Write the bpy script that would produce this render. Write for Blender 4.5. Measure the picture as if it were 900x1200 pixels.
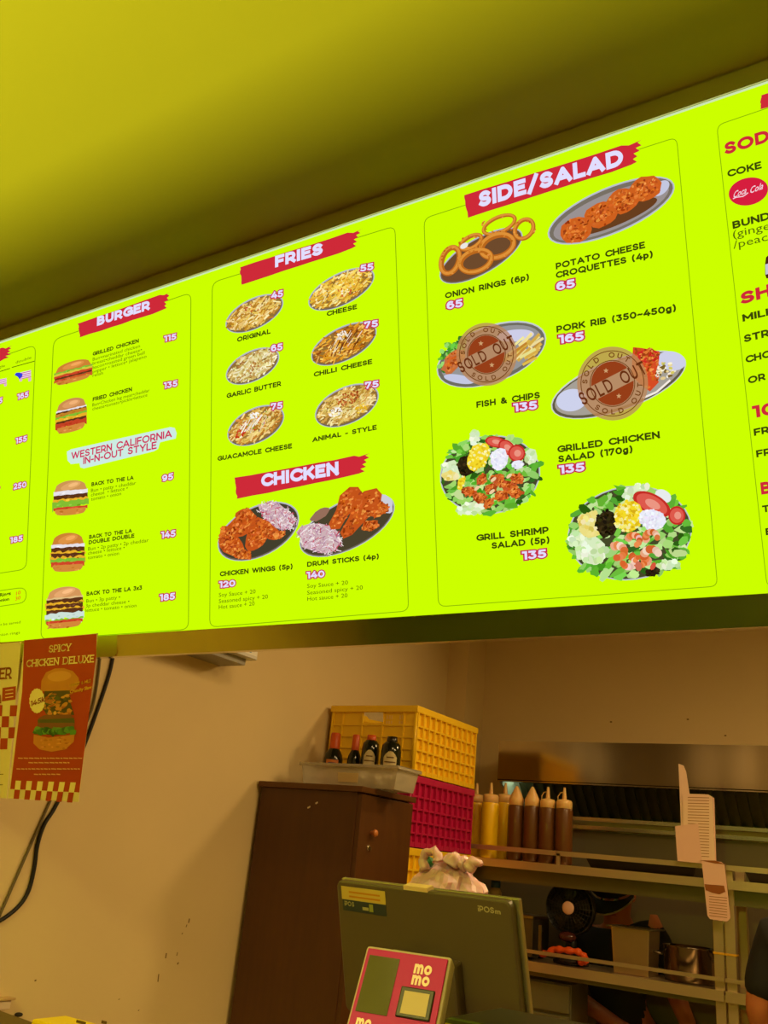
import bpy, math, random
from mathutils import Vector, Matrix, noise
for _o in list(bpy.data.objects): bpy.data.objects.remove(_o)
SC = bpy.context.scene; COL = SC.collection
# ------------------------------------------------------------------ camera
CAM = Vector((0, 0, 1.5)); YAW, PITCH, ROLL, FPX = 0.585409, 0.370412, 0.100495, 1045.557
_f = Vector((-math.sin(YAW)*math.cos(PITCH), math.cos(YAW)*math.cos(PITCH), math.sin(PITCH)))
_r0 = Vector((math.cos(YAW), math.sin(YAW), 0)); _u0 = _r0.cross(_f)
_r = math.cos(ROLL)*_r0 + math.sin(ROLL)*_u0; _u = -math.sin(ROLL)*_r0 + math.cos(ROLL)*_u0
cd = bpy.data.cameras.new('camera'); cam = bpy.data.objects.new('camera', cd); COL.objects.link(cam)
cam.matrix_world = Matrix(((_r.x, _u.x, -_f.x, CAM.x), (_r.y, _u.y, -_f.y, CAM.y), (_r.z, _u.z, -_f.z, CAM.z), (0, 0, 0, 1)))
cd.sensor_fit = 'HORIZONTAL'; cd.sensor_width = 36; cd.lens = 36*FPX/900; cd.clip_start = .02
SC.camera = cam
# ------------------------------------------------------------------ colour management, world, lights
vs = SC.view_settings; vs.view_transform = 'Standard'; vs.look = 'None'; vs.gamma = 1; vs.exposure = 0; vs.use_curve_mapping = False
W = bpy.data.worlds.new('world'); SC.world = W; W.use_nodes = True
W.node_tree.nodes['Background'].inputs[0].default_value = (.05, .04, .02, 1); W.node_tree.nodes['Background'].inputs[1].default_value = .3
def area(name, loc, target, size, power, col, spread=180, size_y=None):
    l = bpy.data.lights.new(name, 'AREA'); l.energy = power; l.color = col; l.spread = math.radians(spread)
    l.shape = 'RECTANGLE' if size_y else 'DISK'; l.size = size
    if size_y: l.size_y = size_y
    o = bpy.data.objects.new(name, l); COL.objects.link(o); o.location = loc
    o.rotation_euler = (Vector(target)-Vector(loc)).to_track_quat('-Z', 'Y').to_euler(); return o
WARM = (1, .67, .29)
area('kitchen_lamp', (-.75, 3.92, 2.80), (-2.43, 1.5, 1.1), .20, 7, WARM, 145)
area('kitchen_fill_front', (-.7, 2.15, 2.92), (-1.0, 2.0, 0), .5, 10, WARM, 170)  # added fill lamp, evens out the kitchen side wall
area('kitchen_fill_panel', (.4, 2.7, 2.93), (.3, 2.9, 0), 1.2, 42, WARM, 170, .6)  # added soft fill for the kitchen, out of view
area('shop_fill', (-1.0, -1.2, 2.88), (-1.0, -1.2, 0), .9, 38, (1, .58, .34))  # added fill for the customer side, behind the camera
area('shop_fill_side', (-.6, -.15, 2.88), (-.8, -.1, 0), .5, 2.5, (1, .68, .26))  # small added fill from above, for side wall and counter
area('added_uplight', (-2.0, -2.396, 2.1053), (-2.0, 1.2, 2.985), 4.4, 560, (.80, .96, .08), 120, .009)  # added uplight, brightens the ceiling away from the board
area('hood_lamp', (-1.95, 4.5, 1.99), (-2.0, 4.6, 0), .10, .6, (.9, 1, .66))
# ------------------------------------------------------------------ back-projection of the photograph's points on planes of the room
def ray(px, py): return _r*((px-450)/FPX) - _u*((py-600)/FPX) + _f
def atX(px, py, X): d = ray(px, py); return CAM + d*(X/d.x)
def atY(px, py, Y): d = ray(px, py); return CAM + d*(Y/d.y)
def atZ(px, py, Z): d = ray(px, py); return CAM + d*((Z-1.5)/d.z)
# ------------------------------------------------------------------ materials
def lin(c): return tuple(((x/255)/12.92 if x/255 <= .04045 else ((x/255+.055)/1.055)**2.4) for x in c)
MATS = {}
def pm(name, rgb, rough=.5, metal=0., var=.08, scale=18, bump=0., trans=0., alpha=1., stretch=None, spec=.5, sss=0.):
    if name in MATS: return MATS[name]
    m = bpy.data.materials.new(name); m.use_nodes = True; nt = m.node_tree; b = nt.nodes['Principled BSDF']
    tc = nt.nodes.new('ShaderNodeTexCoord'); mp = nt.nodes.new('ShaderNodeMapping'); nz = nt.nodes.new('ShaderNodeTexNoise')
    if stretch: mp.inputs['Scale'].default_value = stretch
    nz.inputs['Scale'].default_value = scale; nz.inputs['Detail'].default_value = 4
    nt.links.new(tc.outputs['Object'], mp.inputs[0]); nt.links.new(mp.outputs[0], nz.inputs['Vector'])
    mx = nt.nodes.new('ShaderNodeMix'); mx.data_type = 'RGBA'
    c = lin(rgb); mx.inputs[6].default_value = tuple(x*(1-var) for x in c)+(1,); mx.inputs[7].default_value = tuple(min(1, x*(1+var)) for x in c)+(1,)
    nt.links.new(nz.outputs['Fac'], mx.inputs[0]); nt.links.new(mx.outputs[2], b.inputs['Base Color'])
    b.inputs['Roughness'].default_value = rough; b.inputs['Metallic'].default_value = metal
    b.inputs['Transmission Weight'].default_value = trans; b.inputs['Alpha'].default_value = alpha; b.inputs['Specular IOR Level'].default_value = spec
    b.inputs['Subsurface Weight'].default_value = sss
    if bump:
        bp = nt.nodes.new('ShaderNodeBump'); bp.inputs['Strength'].default_value = bump; bp.inputs['Distance'].default_value = .01
        nt.links.new(nz.outputs['Fac'], bp.inputs['Height']); nt.links.new(bp.outputs[0], b.inputs['Normal'])
    MATS[name] = m; return m
def print_mat(name, emit, alpha=1.):
    m = bpy.data.materials.new(name); m.use_nodes = True; nt = m.node_tree; b = nt.nodes['Principled BSDF']
    a = nt.nodes.new('ShaderNodeAttribute'); a.attribute_name = 'Col'
    if emit:
        nt.nodes.remove(b); e = nt.nodes.new('ShaderNodeEmission'); nt.links.new(a.outputs['Color'], e.inputs[0]); out = e.outputs[0]
        o = nt.nodes['Material Output']
        if alpha < 1:
            t = nt.nodes.new('ShaderNodeBsdfTransparent'); x = nt.nodes.new('ShaderNodeMixShader'); x.inputs[0].default_value = alpha
            nt.links.new(t.outputs[0], x.inputs[1]); nt.links.new(out, x.inputs[2]); out = x.outputs[0]
        nt.links.new(out, o.inputs[0])
    else:
        nt.links.new(a.outputs['Color'], b.inputs['Base Color']); b.inputs['Roughness'].default_value = .45
    return m
LIT = print_mat('backlit_print', True); LIT_FILM = print_mat('backlit_stamp_film', True, .8); INK = print_mat('paper_print', False)
# ------------------------------------------------------------------ mesh helpers
class MB:
    def __init__(s): s.v = []; s.f = []; s.mi = []; s.sm = []
    def add(s, vs, fs, mi=0, sm=False):
        n = len(s.v); s.v += [tuple(x) for x in vs]
        for f in fs: s.f.append([i+n for i in f]); s.mi.append(mi); s.sm.append(sm)
        return s
    def box(s, x0, x1, y0, y1, z0, z1, mi=0):
        return s.obox(Vector(((x0+x1)/2, (y0+y1)/2, (z0+z1)/2)), (x1-x0)/2, (y1-y0)/2, (z1-z0)/2, Matrix.Identity(3), mi)
    def obox(s, c, hx, hy, hz, R=Matrix.Identity(3), mi=0):
        vs = [Vector(c)+R@Vector((a*hx, b*hy, d*hz)) for a in (-1, 1) for b in (-1, 1) for d in (-1, 1)]
        return s.add(vs, [(0, 1, 3, 2), (4, 6, 7, 5), (0, 4, 5, 1), (2, 3, 7, 6), (0, 2, 6, 4), (1, 5, 7, 3)], mi)
    def bar(s, p, q, w, h=None, mi=0):
        p = Vector(p); q = Vector(q); d = q-p; R = d.to_track_quat('Z', 'Y').to_matrix(); h = h or w
        return s.obox((p+q)/2, w/2, h/2, d.length/2, R, mi)
    def cyl(s, p, q, r0, r1=None, n=18, mi=0, caps=True):
        p = Vector(p); q = Vector(q); r1 = r0 if r1 is None else r1; R = (q-p).to_track_quat('Z', 'Y').to_matrix(); vs = []
        for c, r in ((p, r0), (q, r1)):
            vs += [c+R@Vector((r*math.cos(2*math.pi*i/n), r*math.sin(2*math.pi*i/n), 0)) for i in range(n)]
        s.add(vs, [(i, (i+1) % n, n+(i+1) % n, n+i) for i in range(n)], mi, True)
        if caps: s.add(vs, [tuple(range(n))[::-1], tuple(range(n, 2*n))], mi)
        return s
    def lathe(s, c, prof, n=24, mi=0, R=None):
        c = Vector(c); R = R or Matrix.Identity(3); vs = []
        for r, z in prof: vs += [c+R@Vector((r*math.cos(2*math.pi*i/n), r*math.sin(2*math.pi*i/n), z)) for i in range(n)]
        fs = [(k*n+i, k*n+(i+1) % n, (k+1)*n+(i+1) % n, (k+1)*n+i) for k in range(len(prof)-1) for i in range(n)]
        return s.add(vs, fs, mi, True)
    def tube(s, pts, r, n=8, mi=0, closed=False):
        pts = [Vector(p) for p in pts]; vs = []; m = len(pts); R = None; pd = None
        for i, p in enumerate(pts):
            a = pts[(i-1) % m] if (i or closed) else p; b = pts[(i+1) % m] if (i < m-1 or closed) else p; d = (b-a).normalized()
            R = d.to_track_quat('Z', 'Y').to_matrix() if R is None else pd.rotation_difference(d).to_matrix() @ R
            pd = d; rr = r[i] if isinstance(r, (list, tuple)) else r
            vs += [p+R@Vector((rr*math.cos(2*math.pi*k/n), rr*math.sin(2*math.pi*k/n), 0)) for k in range(n)]
        fs = [(i*n+k, i*n+(k+1) % n, ((i+1) % m)*n+(k+1) % n, ((i+1) % m)*n+k) for i in range(m if closed else m-1) for k in range(n)]
        s.add(vs, fs, mi, True)
        if not closed: s.add(vs, [tuple(range(n))[::-1], tuple(range((m-1)*n, m*n))], mi)
        return s
    def slab(s, poly, d, mi=0):
        d = Vector(d); n = len(poly); vs = [Vector(p) for p in poly]+[Vector(p)+d for p in poly]
        return s.add(vs, [tuple(range(n)), tuple(range(n, 2*n))[::-1]]+[(i, n+i, n+(i+1) % n, (i+1) % n) for i in range(n)], mi)
    def ball(s, c, rx, ry, rz, nu=20, nv=12, mi=0, fn=None):
        c = Vector(c); vs = []
        for j in range(nv+1):
            for i in range(nu):
                t = math.pi*j/nv; p = 2*math.pi*i/nu; d = Vector((math.sin(t)*math.cos(p), math.sin(t)*math.sin(p), math.cos(t)))
                k = fn(d) if fn else 1; vs.append(c+Vector((d.x*rx, d.y*ry, d.z*rz))*k)
        return s.add(vs, [(j*nu+i, (j+1)*nu+i, (j+1)*nu+(i+1) % nu, j*nu+(i+1) % nu) for j in range(nv) for i in range(nu)], mi, True)
    def build(s, name, mats, parent=None, bevel=0, off=None):
        me = bpy.data.meshes.new(name); o_ = Vector(off) if off is not None else Vector()
        if parent is not None and off is None and parent.get('_w'): o_ = parent.location
        me.from_pydata([tuple(Vector(v)-o_) for v in s.v], [], s.f)
        for m in (mats if isinstance(mats, (list, tuple)) else [mats]): me.materials.append(m)
        for p, a, b in zip(me.polygons, s.mi, s.sm): p.material_index = a; p.use_smooth = b
        import bmesh
        bm = bmesh.new(); bm.from_mesh(me); bmesh.ops.remove_doubles(bm, verts=bm.verts, dist=1e-6); bmesh.ops.recalc_face_normals(bm, faces=bm.faces); bm.to_mesh(me); bm.free()
        o = bpy.data.objects.new(name, me); COL.objects.link(o)
        if parent is not None: o.parent = parent
        elif off is not None: o.location = o_
        if bevel:
            b = o.modifiers.new('bevel', 'BEVEL'); b.width = bevel; b.segments = 2; b.limit_method = 'ANGLE'; b.angle_limit = math.radians(40)
        return o
def tag(o, label, cat, group=None):
    o['label'] = label; o['category'] = cat
    if group: o['group'] = group
    return o
def thing(name, label, cat, loc=(0, 0, 0), rot=(0, 0, 0), group=None, world=True):
    o = bpy.data.objects.new(name, None); o.empty_display_size = .05; COL.objects.link(o); o.location = loc; o.rotation_euler = rot
    tag(o, label, cat, group)
    if world: o['_w'] = 1      # parts are given in room coordinates
    return o
def struct(name, mb, m, bevel=0): o = mb.build(name, m, None, bevel); o['kind'] = 'structure'; return o
def copy_tree(o, parent=None):
    c = o.copy(); COL.objects.link(c)
    if parent is not None: c.parent = parent
    for ch in list(o.children): copy_tree(ch, c)
    return c
_tc = {}
def text_geo(s, bold=0., sp=1.):
    k = (s, bold, sp)
    if k in _tc: return _tc[k]
    c = bpy.data.curves.new('t', 'FONT'); c.body = s; c.size = 1; c.offset = bold; c.resolution_u = 2; c.space_character = sp
    o = bpy.data.objects.new('t', c); COL.objects.link(o); dg = bpy.context.evaluated_depsgraph_get(); e = o.evaluated_get(dg); me = e.to_mesh()
    vs = [(v.co.x, v.co.y) for v in me.vertices]; fs = [tuple(p.vertices) for p in me.polygons]
    e.to_mesh_clear(); bpy.data.objects.remove(o); bpy.data.curves.remove(c)
    _tc[k] = (vs, fs); return _tc[k]
CAP = max(y for x, y in text_geo('H')[0])
# geometric bold lettering built from strokes: centre lines in a box of height 1
def _arc(cx, cy, rx, ry, a0, a1, n=9): return [(cx+rx*math.cos(math.radians(a0+(a1-a0)*i/n)), cy+ry*math.sin(math.radians(a0+(a1-a0)*i/n))) for i in range(n+1)]
_O = lambda w: _arc(w/2, .5, w/2, .5, 0, 360, 20)
def _S(w): return _arc(w/2, .745, w*.45, .255, 25, 270)[:-1]+_arc(w/2, .245, w*.5, .245, 90, -155)
G = {'A': (.9, [[(0, 0), (.45, 1), (.9, 0)], [(.2, .28), (.7, .28)]]), 'B': (.68, [[(0, 0), (0, 1)], [(0, 1), (.38, 1)]+_arc(.38, .76, .24, .24, 90, -90)+[(0, .52)], [(.38, .52)]+_arc(.42, .26, .26, .26, 90, -90)+[(0, 0)]]),
 'C': (.8, [_arc(.5, .5, .5, .5, 42, 318, 16)]), 'D': (.82, [[(0, 0), (0, 1)], [(0, 1), (.34, 1)]+_arc(.34, .5, .48, .5, 90, -90, 12)+[(0, 0)]]), 'E': (.58, [[(0, 0), (0, 1)], [(0, 1), (.58, 1)], [(0, .52), (.5, .52)], [(0, 0), (.6, 0)]]),
 'F': (.56, [[(0, 0), (0, 1)], [(0, 1), (.58, 1)], [(0, .47), (.5, .47)]]), 'G': (.86, [_arc(.5, .5, .5, .5, 42, 322, 16)+[(.93, .2)], [(.93, .1), (.93, .47), (.55, .47)]]), 'H': (.72, [[(0, 0), (0, 1)], [(.72, 0), (.72, 1)], [(0, .5), (.72, .5)]]), 'I': (0, [[(0, 0), (0, 1)]]),
 'J': (.45, [[(.45, 1), (.45, .3)]+_arc(.2, .27, .25, .27, 0, -150)]), 'K': (.68, [[(0, 0), (0, 1)], [(.66, 1), (.04, .38)], [(.26, .58), (.7, 0)]]), 'L': (.52, [[(0, 0), (0, 1)], [(0, 0), (.54, 0)]]), 'M': (.9, [[(0, 0), (0, 1)], [(0, 1), (.45, .28), (.9, 1)], [(.9, 1), (.9, 0)]]),
 'N': (.74, [[(0, 0), (0, 1)], [(0, 1), (.74, 0)], [(.74, 0), (.74, 1)]]), 'O': (1., [_O(1.)]), 'P': (.64, [[(0, 0), (0, 1)], [(0, 1), (.34, 1)]+_arc(.34, .67, .3, .33, 90, -90)+[(0, .34)]]), 'Q': (1., [_O(1.), [(.6, .2), (.95, -.1)]]), 'R': (.66, [[(0, 0), (0, 1)], [(0, 1), (.34, 1)]+_arc(.34, .67, .3, .33, 90, -90)+[(0, .34)], [(.36, .34), (.66, 0)]]),
 'S': (.64, [_S(.64)]), 'T': (.7, [[(.35, 0), (.35, 1)], [(0, 1), (.7, 1)]]), 'U': (.74, [[(0, 1), (0, .38)]+_arc(.37, .38, .37, .38, 180, 360)+[(.74, 1)]]), 'V': (.86, [[(0, 1), (.43, 0), (.86, 1)]]), 'W': (1.3, [[(0, 1), (.34, 0), (.65, 1), (.96, 0), (1.3, 1)]]), 'X': (.74, [[(0, 0), (.74, 1)], [(0, 1), (.74, 0)]]), 'Y': (.76, [[(0, 1), (.38, .42), (.76, 1)], [(.38, .42), (.38, 0)]]), 'Z': (.64, [[(0, 1), (.64, 1), (0, 0), (.64, 0)]]),
 '0': (.7, [_O(.7)]), '1': (.26, [[(.26, 0), (.26, 1)], [(0, 1), (.26, 1)]]), '2': (.58, [_arc(.29, .7, .29, .3, 155, -35)+[(.02, 0)], [(.02, 0), (.6, 0)]]), '3': (.6, [[(.04, 1), (.56, 1), (.28, .6)]+_arc(.27, .3, .31, .3, 85, -145)]), '4': (.7, [[(.42, 1), (0, .26)], [(0, .26), (.74, .26)], [(.54, .55), (.54, 0)]]), '5': (.6, [[(.56, 1), (.1, 1), (.06, .58)]+_arc(.28, .3, .32, .3, 110, -145)]), '6': (.64, [_arc(.34, .5, .34, .5, 60, 200, 8)+_arc(.33, .31, .31, .31, 190, 550, 16)]),
 '7': (.62, [[(0, .8), (0, 1)], [(0, 1), (.62, 1), (.2, 0)]]), '8': (.62, [_arc(.31, .76, .26, .24, 0, 360, 14), _arc(.31, .27, .31, .27, 0, 360, 16)]), '9': (.64, [_arc(.31, .69, .31, .31, 10, 370, 16)+_arc(.3, .5, .34, .5, 20, -120, 8)]), '&': (.76, [[(.76, 0), (.14, .66)]+_arc(.32, .8, .19, .2, 215, -40)+[(.1, .4)]+_arc(.32, .24, .3, .24, 140, 330)+[(.72, .4)]]), '/': (.5, [[(0, -.12), (.5, 1.12)]]), '-': (.3, [[(0, .4), (.3, .4)]]), '~': (.5, [[(0, .4), (.14, .47), (.36, .37), (.5, .44)]]), '+': (.5, [[(0, .4), (.5, .4)], [(.25, .15), (.25, .65)]]),
 '(': (.24, [_arc(.34, .45, .34, .72, 125, 235)]), ')': (.24, [_arc(-.1, .45, .34, .72, 55, -55)]), 'p': (.5, [[(0, .7), (0, -.28)], _arc(.25, .34, .27, .34, 0, 360, 14)]), 'g': (.5, [[(.5, .7), (.5, -.05)]+_arc(.25, -.05, .25, .24, 0, -150), _arc(.25, .34, .27, .34, 0, 360, 14)]), 'k': (.46, [[(0, 0), (0, 1.04)], [(.42, .68), (.03, .28)], [(.16, .42), (.46, 0)]]), 'x': (.46, [[(0, 0), (.46, .68)], [(0, .68), (.46, 0)]]), 'm': (.82, [[(0, 0), (0, .68)], [(0, .4)]+_arc(.2, .44, .2, .26, 180, 0)+[(.4, 0)], [(.41, .4)]+_arc(.61, .44, .2, .26, 180, 0)+[(.82, 0)]]), 'o': (.62, [_arc(.31, .34, .31, .35, 0, 360, 16)]), 'i': (0, [[(0, 0), (0, .52)], [(0, .98), (0, 1.)]]), ' ': (.36, [])}
_sg = {}
def stroke_geo(t, wt=.2, halo=0., sp=.09):
    k = (t, wt, halo, sp)
    if k in _sg: return _sg[k]
    V = []; F = []; x = 0; h = wt/2+halo; ky = 1-wt
    for ch in t:
        w, st = G[ch]
        for s in st:
            P = [Vector((x+a*.92, wt/2+b*ky)) for a, b in s]; cl = (P[0]-P[-1]).length < 1e-4
            for i in range(len(P)-1):
                a, b = P[i], P[i+1]; d = b-a
                if d.length < 1e-6: d = Vector((0, 1e-4))
                d = d.normalized(); n = Vector((-d.y, d.x))*h
                a2 = a-d*h if (i == 0 and not cl) else a; b2 = b+d*h if (i == len(P)-2 and not cl) else b
                m = len(V); V += [tuple(q) for q in (a2+n, b2+n, b2-n, a2-n)]; F.append((m+3, m+2, m+1, m))
                if i or cl:
                    m = len(V); V += [(a.x+h*math.cos(q*math.pi/4), a.y+h*math.sin(q*math.pi/4)) for q in range(8)]; F.append(tuple(range(m, m+8)))
        x += w*.92+wt+sp
    _sg[k] = (V, F); return _sg[k]
class PB:
    """printed graphics: coloured polygons on a flat sheet, given in the photograph's points on that sheet"""
    def __init__(s, mp, base=.0006, step=1.2e-5): s.mp = mp; s.v = []; s.f = []; s.c = []; s.d = base; s.step = step
    def raw(s, uv, fs, col):
        n = len(s.v); s.v += [(u, -s.d, v) for u, v in uv]; c = lin(col)+(1,)
        for f in fs: s.f.append([i+n for i in f]); s.c.append(c)
        s.d += s.step
    def poly(s, pts, col): s.raw([s.mp(x, y) for x, y in pts], [tuple(range(len(pts)))], col)
    def fan(s, pts, col):
        cx = sum(p[0] for p in pts)/len(pts); cy = sum(p[1] for p in pts)/len(pts); q = [s.mp(cx, cy)]+[s.mp(x, y) for x, y in pts]; n = len(pts)
        s.raw(q, [(0, 1+i, 1+(i+1) % n) for i in range(n)], col)
    def ell(s, cx, cy, a, b, ang, col, n=36, jit=0, rnd=None):
        ca, sa = math.cos(math.radians(ang)), math.sin(math.radians(ang)); P = []
        for i in range(n):
            t = 2*math.pi*i/n; k = 1+(rnd.uniform(-jit, jit) if jit else 0); x, y = a*k*math.cos(t), b*k*math.sin(t); P.append((cx+x*ca-y*sa, cy+x*sa+y*ca))
        s.fan(P, col)
    def ring(s, cx, cy, a, b, ang, w, col, n=36):
        ca, sa = math.cos(math.radians(ang)), math.sin(math.radians(ang)); P = []
        for q in (0, w):
            for i in range(n):
                t = 2*math.pi*i/n; x, y = (a-q)*math.cos(t), (b-q)*math.sin(t); P.append(s.mp(cx+x*ca-y*sa, cy+x*sa+y*ca))
        s.raw(P, [(i, (i+1) % n, n+(i+1) % n, n+i) for i in range(n)], col)
    def stick(s, cx, cy, l, w, ang, col):
        ca, sa = math.cos(math.radians(ang)), math.sin(math.radians(ang))
        s.poly([(cx+x*ca-y*sa, cy+x*sa+y*ca) for x, y in ((-l/2, -w/2), (l/2, -w/2), (l/2, w/2), (-l/2, w/2))], col)
    def line(s, pts, w, col):
        for (x0, y0), (x1, y1) in zip(pts, pts[1:]):
            L = math.hypot(x1-x0, y1-y0) or 1; nx, ny = -(y1-y0)/L*w/2, (x1-x0)/L*w/2
            s.poly([(x0+nx, y0+ny), (x1+nx, y1+ny), (x1-nx, y1-ny), (x0-nx, y0-ny)], col)
    def text(s, t, x0, y0, x1, y1, cap, col, bold=.015, sp=1., slant=0., halo=None, hw=.075, wt=None):
        u0, v0 = s.mp(x0, y0); u1, v1 = s.mp(x1, y1); h = s.mp(x0, y0-cap)[1]-v0
        geo = (lambda e: stroke_geo(t, wt, e)) if wt else (lambda e: text_geo(t, bold+e, sp)); ch = 1. if wt else CAP
        ref, _ = geo(0.); xa = min(p[0] for p in ref); xb = max(p[0] for p in ref)
        for e, cc in (([(hw, halo)] if halo else [])+[(0., col)]):
            vs, fs = geo(e); s.raw([(u0+(u1-u0)*(x-xa)/(xb-xa)+slant*h*y/ch, v0+(v1-v0)*(x-xa)/(xb-xa)+h*y/ch) for x, y in vs], fs, cc)
    def glyph(s, ch, cx, cy, size, ang, col, wt=.2, kx=1.):
        vs, fs = stroke_geo(ch, wt); xa = (min(p[0] for p in vs)+max(p[0] for p in vs))/2; ca, sa = math.cos(ang), math.sin(ang); P = []
        for x, y in vs:
            x = (x-xa)*size*kx; y = -(y-.5)*size; P.append(s.mp(cx+x*ca-y*sa, cy+x*sa+y*ca))
        s.raw(P, fs, col)
    def build(s, name, parent, mat, label=None):
        me = bpy.data.meshes.new(name); me.from_pydata(s.v, [], s.f); ca = me.color_attributes.new('Col', 'FLOAT_COLOR', 'CORNER')
        for p, c in zip(me.polygons, s.c):
            for li in p.loop_indices: ca.data[li].color = c
        me.materials.append(mat); o = bpy.data.objects.new(name, me); COL.objects.link(o); o.parent = parent
        if label: o['label'] = label
        return o
# ------------------------------------------------------------------ the room
XW, CEIL, YB = -2.43, 2.985, 4.72
wallm = pm('cream_wall_paint', (226, 204, 150), .75, var=.05, scale=3, bump=.05)
wall_dots = wallm.node_tree
shopw = pm('shop_wall_paint', (206, 178, 110), .7, var=.06, scale=2)
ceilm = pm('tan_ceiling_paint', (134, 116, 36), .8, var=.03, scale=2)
floorm = pm('brown_floor_tile', (176, 156, 112), .35, var=.08, scale=6)
struct('floor', MB().box(-5, 3, -4, 5.2, -.1, 0), floorm)
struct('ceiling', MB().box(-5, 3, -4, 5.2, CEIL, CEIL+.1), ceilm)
struct('wall_left', MB().box(XW-.1, XW, 1.74, YB, 0, CEIL), wallm)
struct('wall_back', MB().box(XW-.1, 3, YB, YB+.1, 0, CEIL), wallm)
struct('wall_right', MB().box(2.4, 2.5, -4, YB, 0, CEIL), shopw)
struct('wall_front', MB().box(-5, XW-.1, 1.74, 1.84, 0, CEIL), shopw)
struct('wall_shop_left', MB().box(-4.6, -4.5, -4, 1.74, 0, CEIL), shopw)
struct('wall_shop_back', MB().box(-4.5, 2.4, -3.6, -3.5, 0, CEIL), pm('dark_green_wall_paint', (84, 104, 26), .6, var=.2, scale=1.5))
pil_y = atX(524, 800, XW).y
struct('trim_1', MB().box(XW, -2.305, pil_y, YB, 0, CEIL), wallm)
# scuffs and specks of dirt on the paint
sc = pm('wall_scuff', (128, 100, 60), .8)
mb = MB()
for px, py, w, h in ((222, 1079, 1.2, 5), (219, 1085, .8, 3), (195, 1120, 1.2, 6), (209, 1129, 1.4, 2.4), (208, 1118, .7, 4), (186, 1146, 1.1, 9), (42, 1149, 2, 2), (140, 1171, 1.2, 1.2), (163, 1184, 1.2, 1.2), (214, 1094, .8, 2)):
    mb.slab([atX(px-w/2, py-h/2, XW+.0004), atX(px+w/2, py-h/2, XW+.0004), atX(px+w/2-1, py+h/2, XW+.0004), atX(px-w/2-1, py+h/2, XW+.0004)], (.0004, 0, 0))
for px, py in ((716, 846), (850, 862), (806, 843)):
    mb.slab([atY(px-1.2, py-.8, YB-.0004), atY(px+1.2, py-.8, YB-.0004), atY(px+1.2, py+.8, YB-.0004), atY(px-1.2, py+.8, YB-.0004)], (0, -.0004, 0))
struct('trim_2', mb, sc)
# rack lamp, then housings added for the unseen fill lamps
lampm = pm('lamp_housing', (230, 225, 210), .5)
for nm, x, y, r, lb in (('ceiling_light', -.75, 3.92, .14, 'round white ceiling lamp above the steel kitchen racks'), ('ceiling_light', -1., -1.2, .5, 'added large round housing of the fill lamp over the customer area'), ('ceiling_light', -.6, -.15, .28, 'added smaller round housing of the fill lamp above the camera')):
    tag(MB().lathe((x, y, 2.985), [(0, 0), (r, 0), (r, -.06), (r-.015, -.06), (r-.015, -.02), (0, -.02)]).build(nm, lampm), lb, 'ceiling light')
tag(MB().lathe((-.7, 2.15, 2.985), [(0, 0), (.3, 0), (.3, -.05), (.28, -.05), (.28, -.02), (0, -.02)]).build('ceiling_light', lampm), 'added round white housing of a fill lamp just behind the lit menu board', 'ceiling light')
tag(MB().box(-.25, 1.05, 2.35, 3.05, 2.945, 2.985).build('ceiling_light', lampm), 'added flat rectangular housing of a fill lamp on the right side of the kitchen', 'ceiling light')
cv = thing('added_light_trough', 'long added trough, out of view, shaping the light on the ceiling', 'added light trough', (-2.2, -2.2, 2.05))  # unseen trough, added so its lip cuts the uplight off near the board
MB().box(-4.45, .05, -2.46, -2.0, 2.03, 2.05).box(-4.45, .05, -2.02, -2.0, 2.05, 2.20).box(-4.45, .05, -2.48, -2.46, 2.03, 2.20).build('trough', pm('dark_trough', (40, 38, 30), .7), cv)
for x in (-4.0, -.4): MB().cyl((x, -2.2, 2.05), (x, -2.2, CEIL), .008).build('hanger_rod', lampm, cv)
# ------------------------------------------------------------------ the backlit menu board
P0 = atZ(450, 724, 2.0); P0.x = 0; TILT = .227166
board = thing('menu_board', 'long backlit lime green menu board tilted over the counter', 'menu board', P0, (TILT, 0, 0), world=False)
_bn = Vector((0, -math.cos(TILT), -math.sin(TILT))); _bv = Vector((0, -math.sin(TILT), math.cos(TILT)))
def bd(px, py):
    d = ray(px, py); k = _bn.dot(P0-CAM)/_bn.dot(d); Q = CAM+d*k; return (Q.x, (Q-P0).dot(_bv))
VT = .967; UL, UR = -3.0, .62
steel = pm('polished_steel', (205, 200, 190), .16, 1, var=.03)
brushed = pm('brushed_steel', (224, 200, 160), .32, .8, var=.06, scale=30, stretch=(1, 1, 12))
f = MB()
f.box(UL-.04, UR+.04, -.006, .11, VT+.002, 1.0085).box(UL-.04, UR+.04, -.006, .11, -.052, -.001).box(UL-.04, UL, -.006, .11, -.001, VT+.002).box(UR, UR+.04, -.006, .11, -.001, VT+.002)
f.box(UL-.04, UR+.04, -.009, .115, -.058, -.052)
f.build('frame', pm('board_frame_metal', (226, 214, 160), .13, 1, var=.04, scale=4), board); MB().box(UL-.03, UR+.03, .10, .112, -.04, 1.0).build('back_panel', pm('board_back', (140, 126, 92), .6), board)
wcase = pm('white_reflector_casing', (240, 230, 205), .5)
for xa_, xb_ in ((-1.70, -1.50), (-1.40, -1.26)): MB().box(xa_, xb_, .112, .16, .16, .56).build('reflector_box', wcase, board, .003)  # pale boxes added on the back to give the hood a bright reflection
LIME = (204, 255, 0); DK = (58, 70, 8); RED = (206, 42, 56); LIL = (226, 222, 255); PINKRED = (200, 44, 78)
p = PB(bd, 0, 0); p.raw([(UL, 0), (UR, 0), (UR, VT), (UL, VT)], [(0, 1, 2, 3)], LIME); p.build('light_panel', board, LIT)
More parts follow.
